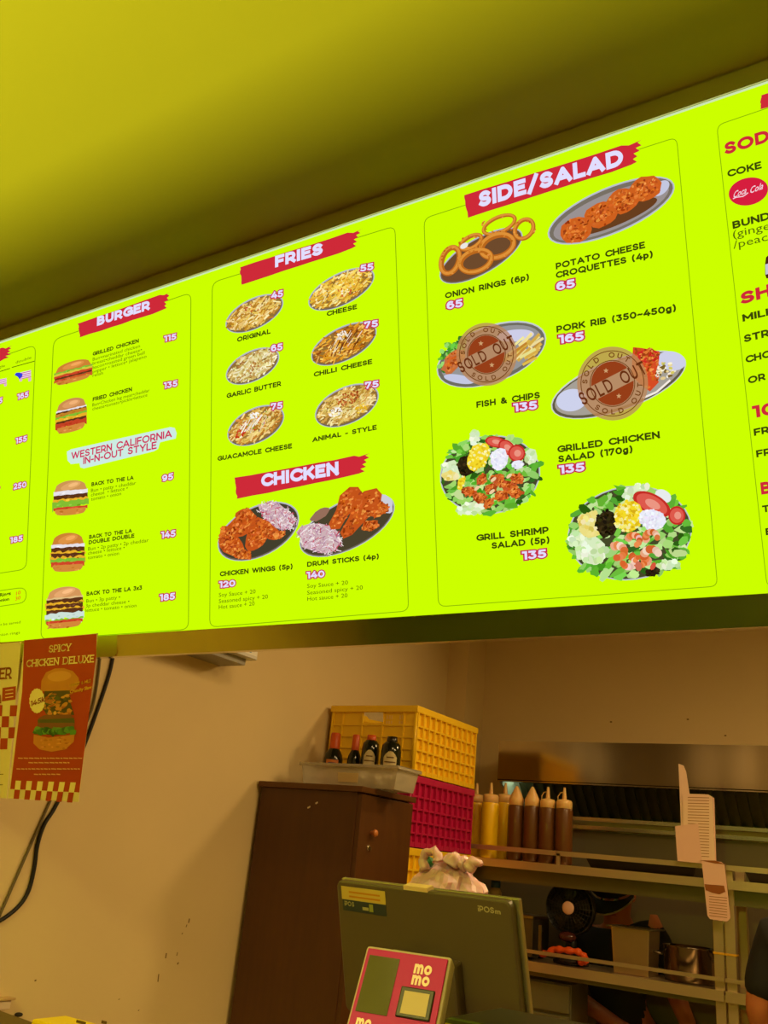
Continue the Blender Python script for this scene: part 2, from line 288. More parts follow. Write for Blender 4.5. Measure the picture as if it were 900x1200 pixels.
p = PB(bd, .001, 0); p.raw([(UL, VT-.0035), (UR, VT-.0035), (UR, VT+.0015), (UL, VT+.0015)], [(0, 1, 2, 3)], (206, 228, 176)); p.build('edge_strip', board, LIT, 'thin pale lit strip along the top edge')
def px_rect(pts, r=9):
    """rounded outline through photograph corner points"""
    out = []; n = len(pts)
    for i in range(n):
        a, b, c = Vector(pts[i-1]), Vector(pts[i]), Vector(pts[(i+1) % n])
        for k in range(5):
            t = k/4; p1 = b+(a-b).normalized()*r; p2 = b+(c-b).normalized()*r; out.append(tuple(p1*(1-t)**2+b*2*t*(1-t)+p2*t*t))
    return out+[out[0]]
LINE = (132, 176, 8)
for q in ([(-120, 460), (42, 404), (31, 667), (-120, 690)], [(-110, 707), (31, 688), (31, 706), (-110, 727)], [(63, 398), (224, 343), (221, 737.5), (48, 749.5)], [(249, 331), (463, 265), (479, 716), (246, 735)],
          [(497, 256), (793, 161), (841, 687), (514, 711)], [(840, 147), (1120, 52), (1200, 672), (899, 688)]):
    p = PB(bd); p.line(px_rect(q), .9, LINE); p.build('panel_border', board, LIT)
def zmap(ox, oy, s): return lambda x, y: (ox+x/s, oy+y/s)
z1 = zmap(0, 330, 3.6); z2 = zmap(0, 540, 3.6); z3 = zmap(240, 260, 3.75); z4 = zmap(240, 500, 3.4615); z5 = zmap(490, 150, 2.5714); z6 = zmap(490, 400, 2.4324)
z7 = zmap(780, 70, 3.633); z8 = zmap(780, 380, 3.533); za = zmap(60, 400, 5.625); zb = zmap(0, 400, 7.5); zc = zmap(0, 560, 6)
def banner(TL, BL, BR, TR, txt, t0, t1, cap, seed):
    R = random.Random(seed); P = []
    TL, BL, BR, TR = map(Vector, (TL, BL, BR, TR))
    h = (BL-TL).length
    n = 8
    for i in range(n+1): P.append(tuple(TL.lerp(BL, i/n)+Vector((R.uniform(-.5, .5)*(1.5 if 0 < i < n else 1), 0))))
    for i in range(1, 8): P.append(tuple(BL.lerp(BR, i/8)+Vector((0, R.uniform(-.4, .4)))))
    m = 9
    for i in range(m+1): P.append(tuple(BR.lerp(TR, i/m)+Vector(((.16*h if i % 2 else -.05*h)+R.uniform(-1, 1), -.03*h))))
    P.append(tuple(TR.lerp(TL, .04)+Vector((0, h*.12)))); P.append(tuple(TR.lerp(TL, .10)+Vector((0, -.5))))
    for i in range(2, 8): P.append(tuple(TR.lerp(TL, i/8)+Vector((0, R.uniform(-.4, .6)))))
    p = PB(bd, .0008); p.fan(P, RED); o = p.build('section_heading', board, LIT, 'red brush stroke heading reading '+txt if txt else 'red brush stroke heading cut by the photo edge')
    if txt: q = PB(bd, .0012); q.text(txt, *t0, *t1, cap, LIL, wt=.28); q.build('lettering', o, LIT)
banner(z1(330, 178), z1(338, 236), z1(690, 122), z1(712, 45), 'BURGER', z1(410, 188), z1(635, 118), 10.6, 1)
banner(z3(155, 200), z3(163, 277), z3(650, 118), z3(680, 33), 'FRIES', z3(310, 202), z3(520, 142), 13.5, 2)
banner(z4(122, 207), z4(132, 293), z4(630, 193), z4(660, 110), 'CHICKEN', z4(230, 246), z4(547, 195), 15, 3)
banner(z5(140, 203), z5(150, 271), z5(645, 113), z5(665, 38), 'SIDE/SALAD', z5(183, 242), z5(620, 112), 18.5, 4)
banner((-70, 428), (-66, 449), zb(55, 160), zb(88, 42), '', 0, 0, 0, 5)
banner(z7(407, 152), z7(404, 212), (1080, 75), (1080, 52), '', 0, 0, 0, 6)
def words(kind, t, a, b, cap, bold=0., col=DK, parent=None, **k):
    q = PB(bd, .0010); q.text(t, *a, *b, cap, col, bold, **k); return q.build(kind, parent or board, LIT)
def price(t, a, b, cap): q = PB(bd, .0058); q.text(t, *a, *b, cap, LIL, halo=PINKRED, hw=.15, wt=.24); q.build('price_tag', board, LIT)
N = lambda t, a, b, cap: words('dish_name', t, a, b, cap, wt=.24) if all(c in G for c in t) else words('dish_name', t, a, b, cap, .03)
D = lambda t, a, b, cap=3.6: words('dish_description', t, a, b, cap, .0, (84, 104, 8))
N('GRILLED CHICKEN', za(275, 97), za(580, 8), 4.4)
for t, a, b in (('Bun•marinated chicken', (275, 130), (587, 40)), ('breast•cheddar cheese•', (275, 156), (600, 65)), ('bacon•roasted green bell', (275, 184), (617, 85)), ('pepper • lettuce• jalapeno', (275, 211), (630, 108)), ('relish', (275, 236), (343, 218))): D(t, za(*a), za(*b))
N('FRIED CHICKEN', za(275, 397), za(535, 328), 4.6)
D('Bun•Chicken leg meat•cheddar', za(273, 430), za(650, 333)); D('cheese•tomato•pickle•lettuce', za(273, 457), za(635, 363))
price('115', z1(698, 258), z1(750, 246), 7); price('135', z1(697, 455), z1(755, 444), 7.3)
st = PB(bd, .0008); st.fan([z1(*q) for q in ((283, 718), (300, 708), (720, 614), (738, 618), (746, 640), (742, 662), (676, 678), (668, 706), (650, 716), (355, 788), (340, 784), (336, 766), (300, 770), (286, 755))], (205, 236, 226))
st = st.build('sticker', board, LIT, 'pale mint sticker reading WESTERN CALIFORNIA IN-N-OUT STYLE')
q = PB(bd, .0012); q.text('WESTERN CALIFORNIA', *z1(301, 751), *z1(727, 656), 8.2, (205, 44, 92), wt=.19); q.text('IN-N-OUT STYLE', *z1(352, 771), *z1(662, 705), 8.2, (205, 44, 92), wt=.19); q.build('lettering', st, LIT)
N('BACK TO THE LA', z2(387, 108), z2(565, 79), 4.6)
for t, a, b in (('Bun • patty • cheddar', (385, 133), (575, 100)), ('cheese  • lettuce •', (385, 151), (540, 122)), ('tomato • onion', (385, 169), (512, 145))): D(t, z2(*a), z2(*b), 4)
price('95', z2(690, 90), z2(737, 80), 7.6)
N('BACK TO THE LA', z2(377, 330), z2(558, 303), 4.6); N('DOUBLE DOUBLE', z2(375, 353), z2(568, 324), 4.6)
for t, a, b in (('Bun • 2p patty • 2p cheddar', (373, 379), (628, 342)), ('cheese • lettuce •', (372, 397), (527, 373)), ('tomato • onion', (372, 416), (503, 397))): D(t, z2(*a), z2(*b), 4)
price('145', z2(686, 329), z2(747, 321), 7.8)
N('BACK TO THE LA 3x3', z2(366, 570), z2(600, 544), 4.8)
for t, a, b in (('Bun • 3p patty •', (365, 599), (508, 582)), ('3p cheddar cheese •', (363, 619), (547, 600)), ('lettuce • tomato • onion', (362, 638), (577, 617))): D(t, z2(*a), z2(*b), 4)
price('185', z2(680, 593), z2(745, 585), 7.8)
for t, a, b in (('ORIGINAL', (143, 529), (290, 491)), ('CHEESE', (537, 416), (670, 383)), ('GARLIC BUTTER', (97, 776), (337, 721)), ('CHILLI CHEESE', (480, 682), (737, 624)), ('ANIMAL - STYLE', (473, 969), (757, 913))): N(t, z3(*a), z3(*b), 5.6)
N('GUACAMOLE CHEESE', z4(53, 140), z4(355, 88), 5.6)
for t, a, b in (('45', (297, 343), (350, 332)), ('55', (688, 224), (747, 214)), ('65', (297, 574), (348, 566)), ('75', (707, 472), (767, 464)), ('75', (297, 830), (348, 823)), ('75', (710, 737), (770, 729))): price(t, z3(*a), z3(*b), 8)
N('CHICKEN WINGS (5p)', z4(62, 608), z4(357, 577), 5.8); N('DRUM STICKS (4p)', z4(416, 569), z4(707, 536), 5.8)
price('120', z4(64, 655), z4(130, 648), 7.6); price('140', z4(419, 618), z4(492, 611), 8)
for t, a, b in (('Soy Sauce + 20', (58, 691), (207, 676)), ('Seasoned spicy + 20', (58, 716), (257, 697)), ('Hot sauce + 20', (58, 740), (203, 725)), ('Soy Sauce + 20', (416, 655), (582, 640)), ('Seasoned spicy + 20', (416, 682), (642, 660)), ('Hot sauce + 20', (417, 707), (580, 692))): D(t, z4(*a), z4(*b), 4.6)
N('ONION RINGS (6p)', z5(82, 515), z5(335, 458), 7); N('POTATO CHEESE', z5(416, 427), z5(685, 362), 7.6); N('CROQUETTES (4p)', z5(416, 454), z5(708, 390), 7.6); N('PORK RIB (350~450g)', z5(418, 617), z5(778, 552), 7.8)
price('65', z5(90, 550), z5(138, 541), 9.4); price('65', z5(420, 493), z5(476, 483), 10); price('165', z5(427, 653), z5(503, 641), 10)
N('FISH & CHIPS', z6(167, 190), z6(348, 162), 7.4); N('GRILLED CHICKEN', z6(398, 318), z6(691, 276), 8); N('SALAD (170g)', z6(400, 346), z6(612, 317), 8); N('GRILL SHRIMP', z6(167, 570), z6(373, 547), 7.6); N('SALAD (5p)', z6(210, 592), z6(375, 575), 7.6)
price('135', z6(275, 203), z6(343, 195), 9.8); price('135', z6(405, 380), z6(478, 371), 10); price('135', z6(300, 624), z6(369, 617), 9.8)
# drinks column, cut by the edge of the photograph
words('dish_name', 'SODA', z7(252, 408), z7(520, 325), 14.5, col=RED, wt=.26); N('COKE', z7(265, 502), z7(410, 463), 8.6); N('BUND', z7(287, 722), z7(446, 680), 9)
D('(ginge', z7(288, 760), z7(446, 722), 9); D('/peac', z7(290, 806), z7(436, 770), 9)
words('dish_name', 'SH', z7(320, 1046), z7(452, 1005), 14.5, col=RED, wt=.26); N('MILK', z7(327, 1117), z7(470, 1082), 8.5); N('STR', z8(325, 77), z8(432, 50), 8.8); N('CHO', z8(333, 162), z8(440, 135), 8.4); N('OR', z8(343, 248), z8(416, 230), 8.4)
words('dish_name', '10', z8(362, 390), z8(458, 372), 14.5, col=RED, wt=.26); N('FR', z8(367, 463), z8(432, 450), 8.4); N('FR', z8(377, 552), z8(440, 541), 8.4); words('dish_name', 'B', z8(397, 706), z8(440, 700), 14.5, col=RED, wt=.26); N('T', z8(402, 780), z8(432, 776), 8.2); N('E', z8(416, 874), z8(442, 870), 8.2)
q = PB(bd, .001); q.ell(*z7(353, 562), 23.5, 16, -14, (214, 30, 62)); o = q.build('soda_logo', board, LIT, 'red oval soda logo with flowing white lettering')
q = PB(bd, .002, .00002); q.text('Coca', *z7(287, 592), *z7(343, 570), 7.5, (244, 214, 226), .012, slant=.35); q.text('Cola', *z7(358, 572), *z7(414, 552), 7.5, (244, 214, 226), .012, slant=.35)
q.line([z7(288, 594), z7(300, 588), z7(330, 584), z7(345, 574), z7(352, 568)], 1.1, (244, 214, 226)); q.build('lettering', o, LIT)
q = PB(bd, .001); q.fan([z7(*t) for t in ((436, 835), (428, 842), (424, 870), (424, 915), (430, 932), (500, 925), (500, 830))], (70, 34, 22)); q.fan([z7(*t) for t in ((425, 872), (440, 868), (440, 912), (426, 916))], (196, 196, 214)); q.build('dish_picture', board, LIT, 'dark soda bottle cut by the photo edge')
# left column, cut by the edge of the photograph
for t, a, b in (('165', (165, 520), (264, 492)), ('155', (150, 905), (250, 880)), ('135', (-60, 570), (34, 545))): price(t, zb(*a), zb(*b), 6.6)
for t, a, b in (('250', (105, 85), (196, 68)), ('185', (82, 462), (170, 446)), ('190', (-90, 110), (8, 92))): price(t, zc(*a), zc(*b), 6.8)
q = PB(bd); q.line([zb(105, 230), zb(310, 173)], .8, DK); q.line([zb(-60, 285), zb(90, 238)], .8, DK); q.build('panel_border', board, LIT)
D('double', zb(140, 197), zb(278, 152), 3); D('single', zb(-60, 255), zb(45, 224), 3)
N('Rings', zc(0, 836), zc(78, 822), 3.8); N('onion', zc(-10, 873), zc(66, 861), 3.4)
for t, a, b in (('10', (115, 826), (146, 816)), ('30', (110, 863), (146, 852))): words('dish_description', t, zc(*a), zc(*b), 4, .02, (225, 120, 20))
D('not be served', zc(-25, 1044), zc(146, 1022), 3); D('onion rings', zc(-25, 1116), zc(142, 1095), 3)
def flag(fn, x0, y0, x1, y1):
    q = PB(bd, .001); w = x1-x0; h = y1-y0; X = lambda a, b: fn(x0+a*w, y0+b*h-.33*(a*w)*0)
    q.poly([X(.35, .18), X(1, -.02), X(1, .5), X(.35, .72)], (236, 226, 250))
    for k in range(4): q.poly([X(.35, .22+k*.15), X(1, .02+k*.15), X(1, .09+k*.15), X(.35, .29+k*.15)], (206, 90, 150))
    for a in (.28, .82): q.poly([X(a, .6), X(a+.2, .56), X(a+.18, .86), X(a+.03, .9)], (226, 176, 206))
    q.fan([X(0, .38), X(.1, .2), X(.3, .18), X(.5, .3), X(.46, .5), X(.3, .72), X(.2, .52)], (52, 62, 220)); q.build('flag_picture', board, LIT, 'small map shaped stars and stripes flag')
flag(zb, 130, 255, 275, 365); flag(zb, -70, 325, 60, 405)
# ---- food pictures printed on the board
def shade(R, c, a=22): d = R.uniform(-a, a); return tuple(max(0, min(255, x+d+R.uniform(-6, 6))) for x in c)
def inell(R, cx, cy, a, b, ang, k=.9):
    t = R.uniform(0, 6.283); r = math.sqrt(R.random())*k; x, y = a*r*math.cos(t), b*r*math.sin(t); ca, sa = math.cos(math.radians(ang)), math.sin(math.radians(ang)); return cx+x*ca-y*sa, cy+x*sa+y*ca
def plate(q, cx, cy, a, b, ang, inner=(150, 112, 50)):
    q.ell(cx, cy, a, b, ang, (182, 182, 196)); q.ell(cx, cy+.4, a-1.4, b-1.3, ang, (110, 100, 84)); q.ell(cx, cy-.2, a-2.4, b-2.2, ang, inner)
def fries_pic(c, a, b, ang, seed, pal, toppings=(), label=''):
    R = random.Random(seed); q = PB(bd, .0008); cx, cy = c; plate(q, cx, cy, a, b, ang)
    for i in range(300):
        x, y = inell(R, cx, cy, a-4, b-3.5, ang, 1); q.stick(x, y, R.uniform(4, 10), R.uniform(1.3, 2.1), R.choice((R.uniform(-75, -25), R.uniform(-60, 20))), shade(R, R.choice(pal), 18))
    for kind, dx, dy, ra, rb, n, cols in toppings:
        for i in range(n):
            x, y = inell(R, cx+dx, cy+dy, ra, rb, ang); cc = shade(R, R.choice(cols), 14)
            if kind == 'dot': q.ell(x, y, R.uniform(.8, 1.8), R.uniform(.7, 1.4), R.uniform(0, 90), cc, 7)
            else: q.stick(x, y, R.uniform(8, 15), R.uniform(.7, 1.2), R.uniform(-70, -50), cc)
    q.build('dish_picture', board, LIT, label)
YEL = [(228, 186, 84), (240, 206, 120), (204, 150, 50), (246, 224, 160), (186, 128, 40)]
fries_pic(z3(219, 403), 37, 17.5, -27, 11, YEL, (('dot', -2, -4, 12, 6, 5, [(190, 80, 40)]),), 'metal plate of plain fries')
fries_pic(z3(601, 296), 42.5, 18.5, -27, 12, [(236, 190, 60), (244, 210, 90), (214, 150, 40), (250, 226, 150)], (('dot', 0, -2, 26, 9, 60, [(246, 206, 80), (236, 180, 50)]), ('dot', 6, 2, 14, 6, 8, [(206, 90, 40), (246, 240, 220)])), 'metal plate of fries under melted cheese')
fries_pic(z3(211, 634), 34, 17.5, -27, 13, [(216, 196, 120), (236, 222, 160), (196, 160, 84), (244, 236, 196)], (('dot', 0, 0, 26, 11, 70, [(236, 226, 170), (180, 120, 60), (204, 176, 96)]),), 'metal plate of fries with garlic butter')
fries_pic(z3(612, 536), 42, 19.5, -27, 14, [(226, 160, 40), (204, 130, 30), (240, 190, 90), (150, 84, 24)], (('line', 2, 0, 24, 10, 22, [(110, 52, 20), (240, 226, 196)]), ('dot', -1, -9, 8, 5, 26, [(244, 236, 220), (226, 214, 190)])), 'metal plate of fries with chilli and cheese')
fries_pic(z3(225, 895), 36, 20, -27, 15, [(222, 180, 84), (240, 210, 130), (196, 130, 44)], (('dot', 0, -4, 22, 10, 44, [(140, 160, 40), (204, 60, 30), (226, 206, 150)]), ('line', 0, 0, 20, 9, 16, [(244, 236, 226), (226, 214, 190)]), ('dot', -18, 10, 8, 5, 14, [(206, 60, 26)]), ('dot', 0, -11, 6, 4, 16, [(246, 242, 236)])), 'metal plate of fries with guacamole and cheese')
fries_pic(z3(625, 807), 40, 21.5, -25, 16, [(232, 200, 110), (246, 226, 160), (206, 160, 70)], (('dot', 3, -8, 17, 8, 60, [(186, 90, 34), (206, 120, 54), (150, 66, 22)]), ('dot', -12, 8, 9, 5, 26, [(246, 238, 226)]), ('dot', 18, 4, 10, 5, 18, [(240, 190, 40)])), 'metal plate of fries with minced meat and sauce')
def burger_pic(x0, y0, x1, y1, layers, slant, seed, label):
    """layers: (colour, share of height, wave) from the top bun down"""
    R = random.Random(seed); q = PB(bd, .0008); w = x1-x0; slant = abs(slant); H = (y1-y0)-slant*w
    def X(a, b): return (x0+a*w, y0+slant*w*(1-a)+b*H)
    tot = sum(l[1] for l in layers); y = 0
    for i, (c, s, wv) in enumerate(layers):
        s = s/tot; n = 14; top = []; bot = []
        for k in range(n+1):
            a = k/n; ed = math.sqrt(max(0, 1-(2*a-1)**2))
            if i == 0: top.append(X(a, y+s*.92*(1-ed**.8))); bot.append(X(a, y+s*1.12))
            elif i == len(layers)-1: top.append(X(.03+.94*a, y-.02)); bot.append(X(.03+.94*a, y+s*(.35+.65*ed**.6)))
            else: g = .02*wv; top.append(X(-g+(1+2*g)*a, y-.03+R.uniform(-.012, .012)*wv)); bot.append(X(-g+(1+2*g)*a, y+s+.02+R.uniform(-.03, .03)*wv))
        q.poly(top+bot[::-1], c)
        if i == 0:
            q.ell(*X(.5, y+s*.5), w*.32, s*H*.3, -18, tuple(min(255, t+18) for t in c), 18); q.ell(*X(.58, y+s*.42), w*.16, s*H*.16, -18, tuple(min(255, t+40) for t in c), 14)
        else:
            for k in range(9): a = R.uniform(.05, .9); q.ell(*X(a, y+s*R.uniform(.2, .9)), R.uniform(1, 2.6), R.uniform(.5, 1.1), -15, shade(R, c, 34), 7)
        y += s
    q.build('dish_picture', board, LIT, label)
BUN = (206, 130, 52); BUNB = (212, 136, 58); PAT = (92, 50, 24); CH = (234, 176, 40); LET = (130, 190, 50); TOM = (206, 70, 40); ONI = (232, 226, 232)
b = lambda fn, x0, y0, x1, y1: fn(x0, y0)+fn(x1, y1)
burger_pic(*b(z1, 235, 315, 385, 445), [(BUN, 3.6, 0), (LET, .6, 2), ((216, 196, 60), .8, 2), (TOM, 1, 2), (PAT, .6, 1), ((204, 90, 40), .8, 2), (BUNB, 1.6, 0)], -.26, 21, 'grilled chicken burger')
burger_pic(*b(z1, 240, 478, 363, 650), [((204, 140, 80), 3.2, 0), (ONI, .5, 1), ((90, 50, 20), .3, 1), ((196, 130, 40), 1, 2), (LET, .6, 2), (CH, .8, 2), (PAT, .6, 1), ((196, 66, 36), 1.2, 2), (BUNB, 1.8, 0)], -.24, 22, 'tall fried chicken burger')
burger_pic(*b(z2, 230, 76, 368, 236), [((206, 150, 84), 2.6, 0), (ONI, 1, 1), (PAT, .9, 1), (CH, .5, 2), (LET, 1.5, 3), (TOM, .4, 1), (BUNB, 1.4, 0)], -.10, 23, 'single patty cheeseburger')
burger_pic(*b(z2, 220, 300, 355, 472), [(BUN, 2.8, 0), (ONI, .7, 1), (PAT, .9, 1), (CH, .4, 3), (PAT, .8, 1), (CH, .4, 3), (LET, .7, 2), (TOM, .6, 1), (BUNB, 1.4, 0)], -.06, 24, 'double patty cheeseburger')
burger_pic(*b(z2, 200, 524, 348, 713), [((214, 152, 92), 2.8, 0), ((226, 190, 130), .4, 1), (PAT, .9, 1), (CH, .35, 3), (PAT, .9, 1), (CH, .35, 3), (PAT, .8, 1), ((206, 226, 216), 1.5, 3), (LET, .3, 2), (TOM, .5, 1), (BUNB, 1.2, 0)], -.10, 25, 'triple patty cheeseburger')
def crisp(q, R, pts, base=(196, 84, 26)):
    q.fan(pts, base); xs = [p[0] for p in pts]; ys = [p[1] for p in pts]; cx = sum(xs)/len(xs); cy = sum(ys)/len(ys)
    for i in range(90):
        t = R.choice(pts); k = math.sqrt(R.uniform(.0, .9)); t2 = R.choice(pts); t = (t[0]*.8+t2[0]*.2, t[1]*.8+t2[1]*.2); x = cx+(t[0]-cx)*k; y = cy+(t[1]-cy)*k
        q.ell(x, y, R.uniform(1, 3.2), R.uniform(.7, 1.7), R.uniform(-80, 0), shade(R, R.choice(((224, 116, 40), (170, 70, 20), (236, 146, 66), (206, 96, 30), (150, 58, 16), (214, 110, 44), base)), 12), 7)
def blobpts(R, c, a, bb, ang, n=14, j=.14):
    ca, sa = math.cos(math.radians(ang)), math.sin(math.radians(ang)); P = []
    for i in range(n):
        t = 6.283*i/n; k = 1+R.uniform(-j, j); x, y = a*k*math.cos(t), bb*k*math.sin(t); P.append((c[0]+x*ca-y*sa, c[1]+x*sa+y*ca))
    return P
def slaw(q, R, c, a, bb, ang, n=190):
    q.fan(blobpts(R, c, a, bb, ang), (206, 176, 180))
    for i in range(n): x, y = inell(R, *c, a, bb, ang, 1.03); q.stick(x, y, R.uniform(3, 7), R.uniform(.6, 1.1), R.uniform(0, 180), shade(R, R.choice(((240, 226, 232), (226, 196, 206), (196, 60, 84), (244, 236, 226), (206, 150, 170), (170, 120, 150))), 10))
R = random.Random(31); q = PB(bd, .0008, .9e-5); plate(q, *z4(218, 425), 51.5, 29, -27, (66, 62, 44))
slaw(q, R, z4(296, 362), 25, 13, 30)
for c, a, bb, an in (((112, 480), 17, 11, 30), ((150, 400), 19, 12, -30), ((215, 440), 12, 20, 20), ((170, 365), 12, 9, 0), ((255, 415), 17, 9, 40), ((150, 515), 16, 6, 20), ((100, 440), 10, 12, 0), ((310, 440), 7, 4, -20)): crisp(q, R, blobpts(R, z4(*c), a, bb, an))
q.build('dish_picture', board, LIT, 'oval plate of fried chicken wings with slaw')
R = random.Random(32); q = PB(bd, .0008, .9e-5); plate(q, *z4(578, 400), 61, 28, -27, (74, 66, 44)); q.fan(blobpts(R, z4(470, 355), 14, 5, -35), (150, 110, 90)); q.fan(blobpts(R, z4(735, 310), 8, 12, -30), (206, 206, 216))
slaw(q, R, z4(470, 455), 27, 17, 15)
for P in ([(590, 245), (625, 245), (642, 270), (620, 320), (580, 365), (550, 415), (515, 418), (505, 395), (535, 340), (550, 280)], [(700, 250), (722, 275), (715, 320), (660, 375), (600, 440), (565, 455), (552, 430), (590, 365), (605, 300), (650, 262)], [(715, 300), (752, 325), (745, 345), (700, 370), (665, 360)], [(650, 385), (700, 380), (714, 405), (680, 425), (640, 420)]):
    crisp(q, R, [z4(*t) for t in P])
q.build('dish_picture', board, LIT, 'oval plate of fried drumsticks with slaw')
R = random.Random(33); q = PB(bd, .0008); plate(q, *z5(190, 385), 55, 21, -30, (110, 74, 44))
for c, a, bb, an, w in (((245, 292), 22, 11, -24, 4.6), ((320, 305), 15, 12, -50, 5), ((160, 345), 16, 9, -30, 5), ((98, 400), 13, 19, 20, 6.5), ((240, 357), 23, 16, -20, 7), ((175, 402), 22, 15, -20, 6.5)):
    cx, cy = z5(*c); q.ring(cx, cy, a, bb, an, w, (186, 104, 28)); q.ring(cx-.5, cy-.6, a-1, bb-1, an, w*.5, (222, 146, 56))
    for i in range(16): t = R.uniform(0, 6.28); q.ell(cx+(a-w/2)*math.cos(t), cy+(bb-w/2)*math.sin(t), 1.6, 1, R.uniform(-60, 0), shade(R, (206, 124, 40), 30), 7)
q.ell(*z5(140, 356), 5, 3, -30, (236, 232, 226)); q.build('dish_picture', board, LIT, 'plate heaped with onion rings')
R = random.Random(34); q = PB(bd, .0008); cx, cy = z5(582, 249); q.ell(cx, cy, 80, 27, -23, (186, 190, 206)); q.ell(cx, cy, 78, 25, -23, (120, 112, 100)); q.ell(cx, cy+1, 73, 21, -23, (154, 146, 146)); q.ell(cx+6, cy+7, 52, 10, -23, (104, 62, 30)); q.ell(cx+58, cy-26, 12, 7, -40, (196, 200, 224))
for c in ((475, 308), (553, 262), (618, 222), (686, 185)): crisp(q, R, blobpts(R, z5(*c), 19.5, 14.5, -20, 16, .07), (206, 96, 30))
q.build('dish_picture', board, LIT, 'oval plate with four round croquettes')
zd = zmap(500, 370, 5.625); ze = zmap(640, 400, 5); zf = zmap(500, 500, 6); zg = zmap(655, 560, 5.294)
def stamp(c, r, label, rot):
    q = PB(bd, .0062, .00006); cx, cy = c; q.ell(cx, cy, r, r*1.04, 0, (186, 134, 84), 48); o = q.build('sold_out_stamp', board, LIT_FILM, label)
    q = PB(bd, .0070, .00002); ink = (116, 66, 20)
    q.ring(cx, cy, r*.9, r*.93, 0, 1, ink, 48); q.ring(cx, cy, r*.64, r*.66, 0, 1, ink, 40)
    for s_ in (0, 1):    # two half-moons split by the slanted word band
        P = []
        for i in range(17):
            t = math.radians(rot)+(math.pi*i/16 if s_ else -math.pi*i/16); P.append((cx+r*.6*math.cos(t)+(-1 if s_ == 0 else 1)*0, cy+r*.62*math.sin(t)))
        nx, ny = -math.sin(math.radians(rot)), math.cos(math.radians(rot)); k = r*.2*(1 if s_ else -1)
        P = [(x, y) for x, y in P if ((x-cx)*nx+(y-cy)*ny)*(1 if s_ else -1) > r*.2]
        dx, dy = math.cos(math.radians(rot)), math.sin(math.radians(rot)); w = math.sqrt(.36-.04)*r
        P = [(cx+dx*w+nx*k, cy+dy*w+ny*k)]+P+[(cx-dx*w+nx*k, cy-dy*w+ny*k)]
        q.poly(P, (150, 62, 24))
        q.d += .0002; sx, sy = cx+nx*k*2, cy+ny*k*2; q.fan([(sx+(3.2 if i % 2 == 0 else 1.4)*math.sin(i*math.pi/5), sy-(3.2 if i % 2 == 0 else 1.4)*math.cos(i*math.pi/5)) for i in range(10)], (206, 160, 110))
    for i, ch in enumerate('SOLD OUT'):
        for up in (1, 0):
            a = math.radians(rot+ (-90+(i-3.5)*17 if up else 90-(i-3.5)*17)); q.glyph(ch, cx+r*.775*math.cos(a), cy+r*.8*math.sin(a), r*.15, a+(math.pi/2 if up else -math.pi/2), ink, .2) if ch != ' ' else None
    dx, dy = math.cos(math.radians(rot)), math.sin(math.radians(rot))
    for i, ch in enumerate('SOLD OUT'):
        if ch != ' ': t = (i-3.5)*r*.265; q.glyph(ch, cx+dx*t, cy+dy*t, r*.38, math.radians(rot), (104, 46, 14), .17, .62)
    q.build('lettering', o, LIT)
R = random.Random(35); q = PB(bd, .0008); cx, cy = zd(428, 255); q.ell(cx, cy, 67.5, 33, -21, (196, 200, 206)); q.ell(cx, cy+.5, 66, 31.5, -21, (110, 108, 96)); q.ell(cx, cy, 62, 28, -21, (150, 150, 150)); q.ell(cx+28, cy-22, 22, 7, -5, (206, 206, 232)); q.ell(cx-38, cy+29, 18, 5, 10, (196, 200, 226))
for i in range(46): x, y = inell(R, *zd(165, 250), 12, 26, 35); q.fan(blobpts(R, (x, y), R.uniform(2, 5), R.uniform(2, 4), R.uniform(0, 90), 8, .3), shade(R, R.choice(((110, 200, 60), (70, 150, 40), (150, 216, 110), (50, 110, 34))), 10))
crisp(q, R, blobpts(R, zd(180, 300), 18, 9, -48), (196, 110, 60))
for i in range(34): x, y = inell(R, *zd(640, 240), 22, 15, -35); q.stick(x, y, R.uniform(16, 24), R.uniform(2.6, 3.4), R.uniform(-50, -25), shade(R, R.choice(((236, 206, 110), (244, 226, 150), (216, 176, 70), (190, 140, 50))), 10))
q.build('dish_picture', board, LIT, 'plate of fish and chips under a round stamp'); stamp(zd(403, 260), 35.5, 'round brown stamp over the fish and chips', -27)
R = random.Random(36); q = PB(bd, .0008); cx, cy = ze(425, 255); q.ell(cx, cy, 83.5, 30, -20, (204, 206, 206)); q.ell(cx, cy+.4, 82, 28.5, -20, (96, 90, 66)); q.ell(cx, cy-.5, 79, 26, -20, (166, 160, 150))
q.ell(*ze(150, 345), 18, 13, -10, (206, 210, 236)); q.ell(*ze(735, 115), 17, 11, 10, (206, 208, 232))
for i in range(40): x, y = inell(R, *ze(700, 170), 14, 10, -20); q.ell(x, y, R.uniform(1.5, 3.4), R.uniform(1, 2), R.uniform(-60, 0), shade(R, R.choice(((236, 216, 150), (206, 196, 90), (244, 236, 210), (120, 96, 40))), 10), 8)
crisp(q, R, [ze(*t) for t in ((510, 35), (560, 40), (665, 60), (662, 120), (640, 200), (662, 240), (610, 295), (560, 260), (500, 200))], (214, 76, 36)); crisp(q, R, blobpts(R, ze(600, 85), 13, 8, 0), (206, 44, 36))
q.line([ze(570, 335), ze(650, 300), ze(730, 230)], 2.4, (246, 236, 226))
q.build('dish_picture', board, LIT, 'oval plate of pork rib under a round stamp'); stamp(ze(395, 252), 41.5, 'round brown stamp over the pork rib', -27)
